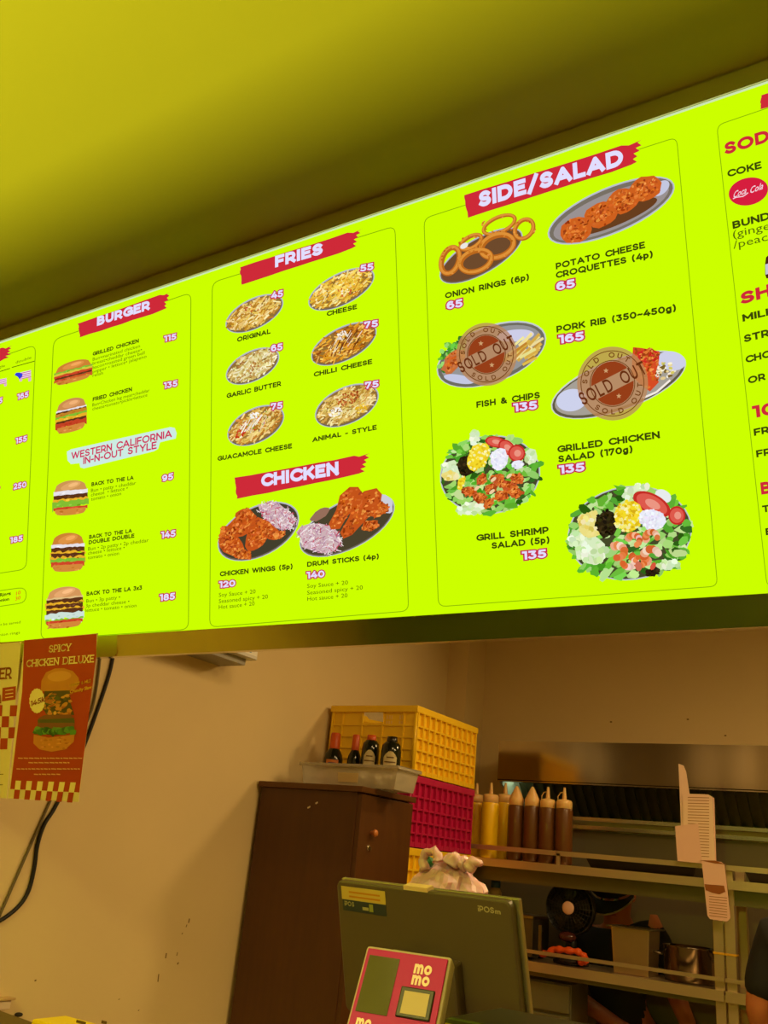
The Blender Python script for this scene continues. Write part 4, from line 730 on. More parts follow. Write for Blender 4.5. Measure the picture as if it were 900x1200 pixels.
# ------------------------------------------------------------------ squeeze bottles
def squeeze(px, Y, w, col, cap, kind, label, top):
    x = atY(px, 960, Y).x; z0 = 1.5535; zs_ = atY(px, top, Y).z; t = thing('squeeze_bottle', label, 'squeeze bottle', (x, Y, z0), group='squeeze bottles on the steel rack')
    H = zs_-z0
    MB().lathe((x, Y, z0), [(0, 0), (w*.92, 0), (w, .008), (w, H*.93), (w*.93, H*.97), (w*.8, H), (0, H)], 24).build('body', col, t)
    c = MB().lathe((x, Y, z0), [(w*.86, H*.955), (w*.92, H*.96), (w*.92, H+.022), (w*.8, H+.03)]+([(w*.62, H+.045), (w*.34, H+.066), (w*.16, H+.078), (0, H+.082)] if kind == 'cone' else [(w*.3, H+.034), (0, H+.034)]), 24).build('cap', cap, t)
    if kind == 'cone': return
    MB().lathe((x, Y, z0), [(.011, H+.03), (.009, H+.05), (.005, H+.085), (0, H+.086)], 12).build('nozzle', cap, t)
    if kind == 'strap': MB().tube([(x-w*.8, Y, z0+H+.02), (x-w*.8, Y, z0+H+.045), (x-w*.5, Y, z0+H+.062), (x-.008, Y, z0+H+.064)], .0025, 6).build('cap_strap', cap, t)
ysauce = pm('yellow_sauce_bottle', (255, 205, 16), .25, var=.04); bsauce = pm('brown_sauce_bottle', (104, 62, 24), .28, var=.15, scale=6); capm = pm('peach_translucent_cap', (236, 190, 120), .35, sss=.2)
film = pm('cling_film', (160, 140, 110), .2, trans=.6, alpha=.25)
squeeze(557, 4.11, .041, ysauce, capm, 'nozzle', 'yellow squeeze bottle half hidden behind the crate stack', 939)
squeeze(574, 4.05, .041, ysauce, capm, 'nozzle', 'yellow squeeze bottle second from the crate stack', 939)
squeeze(591, 4.14, .041, ysauce, capm, 'nozzle', 'yellow squeeze bottle next to the brown ones', 939)
squeeze(604.5, 4.05, .0375, bsauce, capm, 'cone', 'brown squeeze bottle with pointed cap beside the yellow bottles', 942)
squeeze(623, 4.05, .0375, bsauce, capm, 'cone', 'brown squeeze bottle with pointed cap, second of the brown ones', 943)
squeeze(641.5, 4.05, .038, bsauce, capm, 'strap', 'brown squeeze bottle with flat cap, third of the brown ones', 945)
squeeze(661, 4.05, .039, bsauce, capm, 'strap', 'brown squeeze bottle with flat cap at the right end of the row', 946)
# dark trays lying on the racks
dkm = pm('dark_tray_metal', (52, 46, 34), .35, .7); stl = pm('dull_steel', (150, 140, 120), .3, 1, var=.06)
def tray(x0, x1, z0, h, label, y0=RY+.02, m=None, rim=None):
    t = thing('tray', label, 'tray', ((x0+x1)/2, y0+.1, z0)); b_ = MB(); y1 = y0+.2; i = .02
    b_.add([(x0+i, y0+i, z0), (x1-i, y0+i, z0), (x1-i, y1-i, z0), (x0+i, y1-i, z0), (x0, y0, z0+h), (x1, y0, z0+h), (x1, y1, z0+h), (x0, y1, z0+h)], [(0, 1, 2, 3), (0, 1, 5, 4), (1, 2, 6, 5), (2, 3, 7, 6), (3, 0, 4, 7)])
    o = b_.build('pan', m or dkm, t); sd = o.modifiers.new('thick', 'SOLIDIFY'); sd.thickness = .003; sd.offset = 1
    MB().tube([(x0, y0, z0+h), (x1, y0, z0+h), (x1, y1, z0+h), (x0, y1, z0+h)], .004, 6, closed=True).build('rim', rim or stl, t)
tray(atY(684, 1010, RY).x, atY(815, 1020, RY).x, 1.5575, .045, 'dark metal tray lying on the upper shelf behind the guard rail')
tray(-.78, -.30, 1.5575, .05, 'dark metal tray on the rack at the right photo edge', m=dkm)
# ------------------------------------------------------------------ order slips by the rack post
slip = pm('pale_order_paper', (240, 206, 176), .6, var=.03); slip2 = pm('plain_order_paper', (236, 190, 166), .6, var=.03); inkm = pm('ruled_ink', (170, 112, 66), .6); tapem = pm('brown_tape', (150, 84, 36), .4)
def paper(pts, Y, label, m=slip, lines=(), thick=.0012, extra=None):
    P = [atY(px, py, Y) for px, py in pts]; t = thing('order_slip', label, 'order slip', tuple(sum(P, Vector())/len(P)))
    MB().slab(P, (0, thick, 0)).build('sheet', m, t)
    if lines:
        l = MB()
        for (xa, ya), (xb, yb) in lines: l.slab([atY(xa, ya, Y-.0006), atY(xb, yb, Y-.0006), atY(xb, yb+.8, Y-.0006), atY(xa, ya+.8, Y-.0006)], (0, .0004, 0))
        l.build('ruled_lines', inkm, t)
    return t
paper([(795, 895), (801, 897), (804, 904), (808, 930), (808, 1000), (799, 1000), (797, 940)], 3.972, 'narrow tall slip sticking up highest behind the ruled slip')
s2 = paper([(800, 930), (830, 931), (835, 934), (838, 1012), (801, 1010)], 3.966, 'ruled order slip standing behind the guard rail', lines=[((806, 934+i*3.4), (831, 934.6+i*3.45)) for i in range(21)])
MB().slab([atY(835.3, 934.5, 3.967), atY(837, 935, 3.975), atY(839.5, 1012, 3.975), atY(838, 1012, 3.967)], (0, .001, 0)).build('folded_edge', slip2, s2)
paper([(791, 968), (818, 965), (820, 985), (823, 1012), (794, 1009)], 3.962, 'blank pinkish slip in front of the ruled slip', slip2)
s4 = paper([(822, 1008), (845, 1010), (849, 1013), (856, 1076), (852, 1080), (832, 1077), (829, 1073)], 3.958, 'ruled order slip hanging from the rail by brown tape', slip2, [((831, 1050+i*3.2), (852, 1052+i*3.3)) for i in range(8)])
MB().slab([atY(825.5, 1036, 3.9565), atY(848.5, 1038, 3.9565), atY(850, 1045, 3.9565), atY(843, 1048, 3.9565), atY(834, 1046, 3.9565), atY(827, 1043, 3.9565)], (0, .0008, 0)).build('tape', tapem, s4)
MB().slab([atY(820, 1008, 3.957), atY(838, 1008.5, 3.957), atY(850, 1013, 3.957), atY(838, 1012, 3.957)], (0, .03, 0)).build('tape', tapem, s4)
# ------------------------------------------------------------------ things on the lower shelf
LZ = 1.1575
def bain(x0, x1, y0, y1, zt_, label):
    t = thing('steel_food_pan', label, 'food pan', ((x0+x1)/2, (y0+y1)/2, LZ)); b_ = MB(); i = .008
    b_.add([(x0+i, y0+i, LZ), (x1-i, y0+i, LZ), (x1-i, y1-i, LZ), (x0+i, y1-i, LZ), (x0, y0, zt_), (x1, y0, zt_), (x1, y1, zt_), (x0, y1, zt_)], [(0, 1, 2, 3), (0, 1, 5, 4), (1, 2, 6, 5), (2, 3, 7, 6), (3, 0, 4, 7)]); b_.build('pan', pm('satin_steel', (206, 180, 148), .38, 1, var=.05), t, .004)
    r_ = MB(); r_.box(x0-.016, x1+.016, y0-.016, y0+.003, zt_, zt_+.006).box(x0-.016, x1+.016, y1-.003, y1+.016, zt_, zt_+.006).box(x0-.016, x0+.003, y0, y1, zt_, zt_+.006).box(x1-.003, x1+.016, y0, y1, zt_, zt_+.006); r_.build('rim', stl, t, .002)
ax = atY(716, 1110, 4.04).x; bx = atY(761, 1110, 4.04).x
bain(ax, bx, 4.04, 4.20, zy(735, 1088, 4.04), 'square steel food pan in the middle of the lower shelf')
pt = thing('steel_pot', 'round steel pot with bright streaks near the rack post', 'pot', (atY(808, 1130, 4.13).x, 4.13, LZ)); px_ = pt.location.x; ph = zy(808, 1113, 4.04)-LZ
MB().lathe((px_, 4.13, LZ), [(0, 0), (.095, 0), (.100, .01), (.100, ph), (.104, ph+.004), (.104, ph+.008), (.096, ph+.008), (.095, ph-.01), (.094, .012), (0, .008)], 36).build('body', pm('dark_polished_steel', (120, 108, 90), .16, 1), pt)
for s in (-1, 1): MB().tube([(px_+s*.1, 4.10, LZ+ph*.75), (px_+s*.135, 4.10, LZ+ph*.78), (px_+s*.135, 4.16, LZ+ph*.78), (px_+s*.1, 4.16, LZ+ph*.75)], .005, 8).build('handle', stl, pt)
# small round fan and the orange cable wound round its foot
fan = thing('desk_fan', 'round black fan with a pale hub disc on the lower shelf', 'fan', (atY(665, 1100, 4.10).x, 4.10, LZ)); fx = atY(665, 1064, 4.06).x; fz = zy(665, 1064, 4.06); fr = .112
blkp = pm('black_plastic', (20, 18, 12), .45)
Rx = Matrix.Rotation(math.pi/2, 3, 'X')
MB().lathe((fx, 4.11, fz), [(0, -.04), (fr*.5, -.04), (fr*.9, -.02), (fr, .0), (fr*.97, .03), (fr*.94, .03), (fr*.95, 0), (0, -.01)], 40, R=Rx).build('housing', blkp, fan)
g = MB()
for i in range(1, 8): g.tube([(fx+fr*.94*i/8*math.cos(a*math.pi/18), 4.08-.01*(1-i/8), fz+fr*.94*i/8*math.sin(a*math.pi/18)) for a in range(36)], .0016, 5, closed=True)
for i in range(24): a = i*math.pi/12; g.tube([(fx+.02*math.cos(a), 4.068, fz+.02*math.sin(a)), (fx+fr*.95*math.cos(a), 4.08, fz+fr*.95*math.sin(a))], .0016, 5)
g.build('grille', blkp, fan)
b_ = MB()
for i in range(5): 
    a = i*2*math.pi/5; P = [Vector((fx+r_*math.cos(a+d_), 4.095+e_, fz+r_*math.sin(a+d_))) for r_, d_, e_ in ((.02, -.3, .008), (.09, -.15, .012), (.095, .5, -.008), (.05, .75, -.01), (.02, .6, -.006))]; b_.slab(P, (0, .002, 0))
b_.cyl((fx, 4.105, fz), (fx, 4.085, fz), .024); b_.build('blades', blkp, fan)
MB().lathe((fx, 4.067, fz), [(0, .006), (.022, .005), (.027, .001), (.027, -.004), (0, -.004)], 28, R=Rx).build('hub_disc', pm('pale_pink_disc', (226, 176, 150), .5), fan)
MB().cyl((fx, 4.12, fz-fr*.9), (fx, 4.12, LZ+.03), .018, .024).lathe((fx, 4.115, LZ), [(0, .0), (.075, 0), (.078, .012), (.06, .03), (.03, .045), (0, .05)], 28).build('stand', blkp, fan)
kb = atY(665, 1098, 4.07); MB().ball(kb, .04, .03, .022, 18, 10).cyl(kb, (kb.x, 4.12, kb.z), .016).build('motor_knob', pm('dark_red_gloss', (74, 34, 30), .15), fan)
oc = pm('orange_cable_jacket', (232, 88, 20), .45); P = [atY(x, y, 4.035+d) for x, y, d in ((634, 1118, .03), (642, 1117, .0), (650, 1112, -.01), (658, 1113, -.02), (668, 1114, -.025), (677, 1115, -.02), (683, 1119, -.01), (687, 1123, -.005), (685, 1128, .0), (680, 1127, .01), (678, 1122, .02))]
oc_ = []
for i in range(len(P)-1):
    for k in range(4): oc_.append(P[i].lerp(P[i+1], k/4))
rs = [.013+.003*math.sin(i*1.3) for i in range(len(oc_))]
tag(MB().tube(oc_, rs, 10).build('orange_cable', oc, None, off=tuple(oc_[0])), 'thick orange cable bundled around the foot of the black fan', 'cable')
bh = thing('glove_bundle', 'dark rounded bundle lying under the orange cable', 'bundle', tuple(atY(666, 1128, 4.03))); c = bh.location
MB().ball((c.x-.004, 4.045, LZ+.0225), .040, .024, .018, 22, 12, fn=lambda d: 1+.12*noise.noise(d*2.2)).build('cloth', pm('dark_blue_cloth', (44, 40, 44), .35), bh)
# steel appliance behind the monitor and the panel below the shelf
ap = thing('countertop_oven', 'dark steel appliance on the lower shelf left of the black fan', 'oven', (-1.75, 4.1, LZ)); x0 = -1.98; x1 = -1.672; zt_ = zy(625, 1074, 4.03)
dst = pm('dark_brushed_steel', (110, 102, 82), .35, .8, var=.08, scale=30, stretch=(1, 1, 12))
MB().box(x0, x1, 4.03, 4.22, LZ+.012, zt_).build('body', dst, ap, .004); MB().box(x0-.004, x1+.004, 4.024, 4.226, zt_-.01, zt_+.002).build('top_edge', stl, ap, .002)
xh = atY(633, 1100, 4.01).x; MB().box(xh-.007, xh+.007, 4.006, 4.016, LZ+.03, zt_-.03).box(xh-.006, xh+.006, 4.016, 4.031, LZ+.04, LZ+.055).box(xh-.006, xh+.006, 4.016, 4.031, zt_-.055, zt_-.04).build('handle', stl, ap, .002)
for a in (x0+.03, x1-.03):
    for y in (4.05, 4.20): MB().cyl((a, y, LZ), (a, y, LZ+.013), .012).build('foot', blkp, ap)
uc = thing('undershelf_cabinet', 'grey green steel cabinet below the lower shelf at the left', 'cabinet', (-1.8, 4.15, 0)); ux1 = atY(668, 1170, 4.03).x
MB().box(-2.16, ux1, 4.045, 4.25, 0, 1.085).build('body', pm('grey_green_steel', (120, 118, 88), .4, .6, var=.05), uc, .003); zz = zy(640, 1184, 4.03); MB().box(-2.155, ux1-.005, 4.03, 4.045, zz, 1.08).build('drawer', pm('grey_green_steel_front', (128, 126, 94), .4, .6), uc, .003)
MB().box(-2.155, ux1-.005, 4.03, 4.045, .6, zz-.012).build('drawer', pm('grey_green_steel_front', (128, 126, 94), .4, .6), uc, .003)
bb = atY(581, 1035, 4.14); bt = thing('bottle', 'pale bottle with a blue cap below the yellow squeeze bottles', 'bottle', (bb.x, 4.14, LZ)); hb = bb.z-LZ
xb_ = bb.x; zo = zt_+.003
bt.location.z = zo; MB().lathe((xb_, 4.14, zo), [(0, 0), (.028, 0), (.03, .006), (.03, bb.z-zo-.04), (.016, bb.z-zo-.015), (0, bb.z-zo-.015)], 20).build('body', pm('pale_bottle', (206, 180, 130), .4), bt); MB().lathe((xb_, 4.14, zo), [(.018, bb.z-zo-.02), (.022, bb.z-zo-.018), (.022, bb.z-zo+.02), (0, bb.z-zo+.022)], 20).build('cap', pm('blue_cap', (40, 80, 130), .4), bt)
# ------------------------------------------------------------------ people
skin = pm('skin', (188, 112, 66), .5, var=.05, sss=.1); tee = pm('black_cotton', (22, 20, 14), .8, var=.15, scale=40, bump=.1); hairm = pm('black_hair', (16, 13, 10), .5, var=.3, scale=60); trou = pm('dark_trousers', (34, 32, 34), .8)
def skinned(name, pts, edges, m, parent, root=0, sub=2):
    me = bpy.data.meshes.new(name); o_ = parent.location; me.from_pydata([tuple(Vector(p[0])-o_) for p in pts], edges, []); o = bpy.data.objects.new(name, me); COL.objects.link(o); o.parent = parent
    me.materials.append(m); o.modifiers.new('skin', 'SKIN'); sv = me.skin_vertices[0].data if me.skin_vertices else None
    if sv is None:
        import bmesh
        bm = bmesh.new(); bm.from_mesh(me); bm.verts.layers.skin.verify(); bm.to_mesh(me); bm.free(); sv = me.skin_vertices[0].data
    for v, p in zip(sv, pts): r_ = p[1]; v.radius = r_ if isinstance(r_, tuple) else (r_, r_)
    sv[root].use_root = True
    o.modifiers['skin'].use_smooth_shade = True; s_ = o.modifiers.new('sub', 'SUBSURF'); s_.levels = sub; s_.render_levels = sub
    return o
def person(label, J, face, loc):
    """J: joints in room coordinates"""
    t = thing('person', label, 'person', loc); V = Vector
    nm = list(J); pts = [(J[k][0], J[k][1]) for k in nm]; ix = {k: i for i, k in enumerate(nm)}
    E_ = [('hip', 'waist'), ('waist', 'chest'), ('chest', 'neck'), ('neck', 'headlow'), ('headlow', 'head'), ('head', 'crown')]
    for s in 'LR': E_ += [('chest', 'sh'+s), ('sh'+s, 'el'+s), ('el'+s, 'wr'+s), ('wr'+s, 'palm'+s), ('hip', 'th'+s), ('th'+s, 'kn'+s), ('kn'+s, 'an'+s), ('an'+s, 'toe'+s)]
    body = skinned('body', pts, [(ix[a], ix[b]) for a, b in E_], skin, t, ix['hip'])
    def sub(name, keys, edges, grow, m, s=1.): return skinned(name, [(J[k][0] if isinstance(k, str) else k[0], tuple(x*s+grow for x in (J[k][1] if isinstance(J[k][1], tuple) else (J[k][1],)*2)) if isinstance(k, str) else k[1]) for k in keys], edges, m, t)
    def mid(a, b, f, r_): return (tuple(V(J[a][0]).lerp(V(J[b][0]), f)), r_)
    ks = ['hip', 'waist', 'chest', mid('chest', 'neck', .7, .075), 'shL', mid('shL', 'elL', .45, .068), mid('shL', 'elL', .92, .062), 'shR', mid('shR', 'elR', .45, .068), mid('shR', 'elR', .92, .062)]
    sub('t_shirt', ks, [(0, 1), (1, 2), (2, 3), (2, 4), (4, 5), (5, 6), (2, 7), (7, 8), (8, 9)], .014, tee)
    tk = ['hip', 'thL', 'knL', mid('knL', 'anL', .9, .055), 'thR', 'knR', mid('knR', 'anR', .9, .055)]
    sub('trousers', tk, [(0, 1), (1, 2), (2, 3), (0, 4), (4, 5), (5, 6)], .012, trou)
    for s in 'LR': sub('shoe', ['an'+s, 'toe'+s], [(0, 1)], .014, blkp)
    # hands: five fingers each
    for s in 'LR':
        w = V(J['wr'+s][0]); p = V(J['palm'+s][0]); d = (p-w).normalized(); side = d.cross(V((0, -1, .3))).normalized(); dn = side.cross(d).normalized()
        for i, (off, ln) in enumerate(((-.03, .062), (-.01, .076), (.011, .072), (.03, .056))):
            a = p+side*off*.8; b_ = p+side*off+d*.035; c_ = b_+(d*.8+dn*.5)*ln*.5; e_ = c_+(d*.35+dn*.9)*ln*.4
            skinned('finger', [(a, .0095), (b_, .0095), (c_, .0085), (e_, .007)], [(0, 1), (1, 2), (2, 3)], skin, t, sub=1)
        a = w.lerp(p, .45)+side*.02; skinned('thumb', [(a, .012), (a+side*.032+d*.018, .0105), (a+side*.04+d*.05+dn*.01, .0085)], [(0, 1), (1, 2)], skin, t, sub=1)
    # face, ears, hair, cap
    h = V(J['head'][0]); f = V(face).normalized(); up = (V(J['crown'][0])-V(J['headlow'][0])).normalized(); f = (f-up*f.dot(up)).normalized(); sd = f.cross(up); R3 = Matrix((sd, f, up)).transposed()
    def at(a, b, c): return h+R3@V((a, b, c))
    fm = MB(); fm.lathe(at(0, .086, -.012), [(0, .024), (.010, .018), (.016, -.014), (0, -.022)], 12, R=R3); fm.build('nose', skin, t)
    for s in (-1, 1):
        MB().ball(at(s*.032, .078, .012), .011, .011, .011, 12, 8).build('eye', pm('eye_white', (226, 216, 200), .2), t); MB().ball(at(s*.032, .0865, .012), .006, .006, .006, 10, 6).build('iris', pm('dark_iris', (30, 18, 10), .1), t)
        MB().ball(at(s*.083, -.005, -.005), .012, .02, .03, 12, 8).build('ear', skin, t); MB().tube([at(s*.015, .090, .032), at(s*.032, .091, .037), at(s*.05, .083, .03)], .004, 6).build('eyebrow', hairm, t)
    MB().tube([at(-.024, .083, -.056), at(0, .091, -.053), at(.024, .083, -.056)], .0055, 8).build('lips', pm('lips', (160, 80, 60), .4), t)
    hm = MB(); n = 20; vs = []
    for j in range(9):
        for i in range(n):
            th = .12+j*.19; p = 2*math.pi*i/n; lim = th if not (math.sin(p) > .3 and th > 1.1) else 1.1
            vs.append(at(.092*math.sin(lim)*math.cos(p), -.004+.108*math.sin(lim)*math.sin(p), .008+.112*math.cos(lim)))
    hm.add(vs, [(j*n+i, j*n+(i+1) % n, (j+1)*n+(i+1) % n, (j+1)*n+i) for j in range(8) for i in range(n)], 0, True); hm.build('hair', hairm, t)
    cpm = MB(); vs = []
    for j in range(8):
        for i in range(28):
            th = .02+j*.205; p = 2*math.pi*i/28; vs.append(at(.103*math.sin(th)*math.cos(p), .119*math.sin(th)*math.sin(p), .028+.105*math.cos(th)))
    cpm.add(vs, [(j*28+i, j*28+(i+1) % 28, (j+1)*28+(i+1) % 28, (j+1)*28+i) for j in range(7) for i in range(28)], 0, True); cp = cpm.build('cap', tee, t)
    br = MB(); e1 = []; e2 = []
    for i in range(17):
        a = math.radians(15+150*i/16); e1.append(at(.104*math.cos(a), .119*math.sin(a), .03)); e2.append(at(.112*math.cos(a), .112*math.sin(a)+.085*math.sin(a), .022-.012*math.sin(a)))
    br.add(e1+e2+[v-up*.004 for v in e1]+[v-up*.004 for v in e2], [(i, i+1, 18+i, 17+i) for i in range(16)]+[(34+i, 35+i, 52+i, 51+i) for i in range(16)]+[(17+i, 18+i, 52+i, 51+i) for i in range(16)], 0, True); br.build('brim', tee, cp, off=tuple(t.location))
    MB().tube(e2, .0034, 6).build('brim_edge', pm('pale_brim_piping', (170, 150, 110), .35), cp, off=tuple(t.location))
    return t
def P(px, py, Y): return tuple(atY(px, py, Y))
def mk(hc, crown, low, neck, chest, waist, hip, shL, elL, wrL, paL, shR, elR, wrR, paR, feet):
    J = {'hip': (hip, (.15, .11)), 'waist': (waist, (.14, .10)), 'chest': (chest, (.155, .105)), 'neck': (neck, .055), 'headlow': (low, (.068, .078)), 'head': (hc, (.084, .098)), 'crown': (crown, (.066, .076))}
    for s, a in (('L', (shL, elL, wrL, paL)), ('R', (shR, elR, wrR, paR))):
        for k, r_, v in zip(('sh', 'el', 'wr', 'palm'), (.062, .044, .03, (.036, .02)), a): J[k+s] = (v, r_)
    for s, a in zip('LR', feet):
        for k, r_, v in zip(('th', 'kn', 'an', 'toe'), (.09, .06, .042, .038), a): J[k+s] = (v, r_)
    return J
YP = 4.47
hd = Vector(P(721, 1046, YP-.08)); J = mk(hd, hd+Vector((.0, -.045, .06)), hd+Vector((0, .03, -.062)), P(724, 1082, YP+.05), P(726, 1122, YP+.07), P(724, 1190, YP+.07), (-1.36, YP+.08, .86),
    P(767, 1088, YP+.05), P(793, 1168, YP), P(816, 1224, YP-.12), P(826, 1250, YP-.18), P(679, 1092, YP+.05), P(668, 1164, YP-.02), P(728, 1204, YP-.14), P(752, 1216, YP-.17),
    (((-1.25, YP+.08, .80), (-1.24, YP+.04, .45), (-1.24, YP+.09, .07), (-1.24, YP-.05, .045)), ((-1.47, YP+.08, .80), (-1.48, YP+.04, .45), (-1.48, YP+.09, .07), (-1.49, YP-.05, .045))))
person('person in black cap and black t-shirt bending over behind the steel rack', J, (-.05, -.8, -.6), (-1.36, YP+.06, 0))
Y2 = 3.55; s0 = Vector(P(906, 1098, Y2)); ex = Vector(P(886, 1172, Y2)); bx_ = s0.x+.21
J = mk((bx_, Y2+.06, 1.66), (bx_, Y2+.06, 1.73), (bx_, Y2+.07, 1.585), (bx_, Y2+.03, 1.49), (bx_, Y2+.01, 1.34), (bx_, Y2, 1.12), (bx_, Y2, .93),
    s0, ex+Vector((0, .0, -.03)), ex+Vector((.04, .14, -.22)), ex+Vector((.06, .19, -.29)), (bx_+.20, Y2, s0.z), (bx_+.26, Y2, 1.10), (bx_+.2, Y2+.2, .98), (bx_+.17, Y2+.27, .96),
    (((bx_-.1, Y2, .85), (bx_-.1, Y2+.02, .47), (bx_-.1, Y2, .07), (bx_-.1, Y2+.14, .045)), ((bx_+.1, Y2, .85), (bx_+.1, Y2+.02, .47), (bx_+.1, Y2, .07), (bx_+.1, Y2+.14, .045))))
person('person in black t-shirt with bare forearm at the right photo edge', J, (.1, 1, -.2), (bx_, Y2, 0))
# ------------------------------------------------------------------ front counter and what stands on it
cw = pm('counter_laminate', (96, 66, 34), .4, var=.15, scale=4, stretch=(1, 8, 8)); CZ = 1.0
ctr = thing('counter', 'brown service counter under the lit menu board', 'counter', (-.6, 1.25, 0))
MB().box(-2.3, 1.6, .78, 1.66, CZ-.04, CZ).build('countertop', cw, ctr, .004); MB().box(-2.28, 1.58, .84, 1.60, .08, CZ-.04).build('body', pm('counter_front', (140, 110, 60), .5, var=.08), ctr); MB().box(-2.26, 1.56, .88, 1.56, 0, .08).build('plinth', blkp, ctr)
# payment terminal tilted back
def frame_thing(t, O, X, Zv):
    X = X.normalized(); Yv = Zv.cross(X).normalized(); Zv = X.cross(Yv); t.matrix_world = Matrix(((X.x, Yv.x, Zv.x, O.x), (X.y, Yv.y, Zv.y, O.y), (X.z, Yv.z, Zv.z, O.z), (0, 0, 0, 1)))
def tilted(t, O, X, Zv, name, mb_, m, bevel=0):
    """one tilted part, given in its own flat coordinates, on an upright thing"""
    X = X.normalized(); Yv = Zv.cross(X).normalized(); Zv = X.cross(Yv); M_ = Matrix(((X.x, Yv.x, Zv.x, O.x), (X.y, Yv.y, Zv.y, O.y), (X.z, Yv.z, Zv.z, O.z), (0, 0, 0, 1)))
    o = mb_.build(name, m, t, bevel, off=(0, 0, 0)); o.matrix_local = Matrix.Translation(-Vector(t.location)) @ M_; return o, M_
mU = Vector((-.106, .489, .866)); mX = Vector((.975, .223, -.007)); O = atY(429.8, 1106.2, 1.0)
mt = thing('payment_terminal', 'pink payment device with a screen tilted on the counter before the monitor', 'payment device', (-.57, .99, CZ))
W_, H_ = .1055, .165; pk = pm('pink_device_face', (186, 2, 116), .4, var=.03, spec=.25); gyp = pm('grey_device_shell', (186, 164, 160), .4)
mo, moM = tilted(mt, O, mX, mU, 'shell', MB().box(0, W_, .0012, .022, -H_, 0), gyp, .004)
MB().box(.0035, W_-.004, -.001, .0012, -H_+.004, -.0045).build('face_plate', pk, mo, .0008)
MB().box(.0078, .0452, -.0018, .0, -.0765, -.0128).build('screen', pm('olive_screen_glass', (76, 66, 46), .12), mo)
MB().box(.0545, .0945, -.003, .0, -.0755, -.042).build('code_window_frame', pm('dark_window_frame', (40, 36, 22), .3), mo, .002)
MB().box(.0598, .0892, -.0036, -.0028, -.0717, -.0472).build('code_window', pm('pale_window', (190, 160, 110), .3), mo)
def local_text(t_, x0, x1, z, cap, m, name, parent, wt=.2, d=.0006, y=0.):
    vs, fs = stroke_geo(t_, wt); a = min(v[0] for v in vs); b_ = max(v[0] for v in vs); mb_ = MB(); 
    for i, f_ in enumerate(fs): mb_.add([(x0+(vs[j][0]-a)*(x1-x0)/(b_-a), y-d-i*2e-7, z+vs[j][1]*cap) for j in f_], [tuple(range(len(f_)))])
    me = bpy.data.meshes.new(name); me.from_pydata(mb_.v, [], mb_.f); me.materials.append(m); o = bpy.data.objects.new(name, me); COL.objects.link(o); o.parent = parent; return o
wlt = pm('white_lettering', (255, 216, 214), .4)
local_text('mo', .0645, .0855, -.0262, .0145, wlt, 'lettering', mo, .24, y=-.001); local_text('mo', .0645, .0855, -.0388, .0145, wlt, 'lettering', mo, .24, y=-.001)
local_text('mo', .012, .030, -.094, .0145, wlt, 'lettering', mo, .24, y=-.001)
bk_ = moM @ Vector((.053, .026, -.10)); so = MB()
so.cyl((bk_.x, bk_.y, CZ), (bk_.x, bk_.y, CZ+.012), .055, n=28).cyl((bk_.x, bk_.y, CZ+.01), tuple(bk_), .012); so.build('stand', gyp, mt)
# point-of-sale monitor seen from the back
mnt = thing('pos_monitor', 'grey point of sale monitor seen from behind in front of the brown cabinet', 'monitor', (-.81, 1.53, CZ))
A = atY(394, 1031.5, 1.45); mz = Vector((-.0384, -.273, .961)); mx = Vector((.9903, -.1392, 0)); _y = mz.cross(mx).normalized()
MM = Matrix(((mx.x, _y.x, mz.x, A.x), (mx.y, _y.y, mz.y, A.y), (mx.z, _y.z, mz.z, A.z), (0, 0, 0, 1))); MI = MM.inverted()
def onmon(px, py, y=0):
    nrm = MM.to_3x3() @ Vector((0, 1, 0)); o0 = MM @ Vector((0, y, 0)); d = ray(px, py); q_ = CAM+d*(nrm.dot(o0-CAM)/nrm.dot(d)); return MI @ q_
MW = onmon(597.5, 1055.5).x; MHt = -onmon(399, 1183).z
mgr = pm('grey_monitor_shell', (92, 76, 60), .36, var=.04)
def rrect(w, h, r, y0, y1, mb_):
    pts = []
    for cx_, cz_, a0 in ((w-r, -r, 0), (r, -r, 90), (r, -h+r, 180), (w-r, -h+r, 270)):
        for k in range(6): a = math.radians(a0+90*k/5); pts.append((cx_+r*math.cos(a), y0, cz_+r*math.sin(a)))
    return mb_.slab(pts, (0, y1-y0, 0))
mn, _m = tilted(mnt, A, mx, mz, 'back_shell', rrect(MW, MHt, .012, 0, .016, MB()), mgr, .003)
bz = MB(); bz.box(-.002, MW+.006, .0165, .026, -MHt-.004, .0); bz.build('bezel', pm('silver_bezel', (170, 158, 128), .3, .7), mn, .002)
MB().box(.008, MW-.006, .026, .0275, -MHt+.008, -.01).build('display', pm('dark_display', (10, 10, 10), .08), mn)
MB().box(MW*.33, MW*.72, -.022, .002, -MHt+.015, -.10).build('rear_housing', mgr, mn, .006)
hb = onmon(467, 1106); MB().box(hb.x, hb.x+.075, -.03, -.027, hb.z-.03, hb.z).build('housing_ridge', pm('pale_ridge', (120, 114, 80), .35), mn, .001)
sa, sb = onmon(400, 1038), onmon(453, 1069); st1 = onmon(400, 1053)
MB().box(sa.x, sb.x, -.0006, .0002, st1.z, sa.z).build('sticker', pm('gold_sticker', (206, 176, 84), .4), mn); 
MB().box(sa.x+.001, sb.x, -.0006, .0002, st1.z-.019, st1.z-.0002).build('sticker', pm('navy_sticker', (46, 54, 66), .4), mn)
gl = pm('orange_print', (196, 126, 30), .5); whp = pm('pale_print', (170, 160, 110), .5)
for k in range(2): MB().box(sa.x+.018, sb.x-.012, -.001, -.0006, sa.z-.010-k*.0075, sa.z-.007-k*.0075).build('sticker_line', gl, mn)
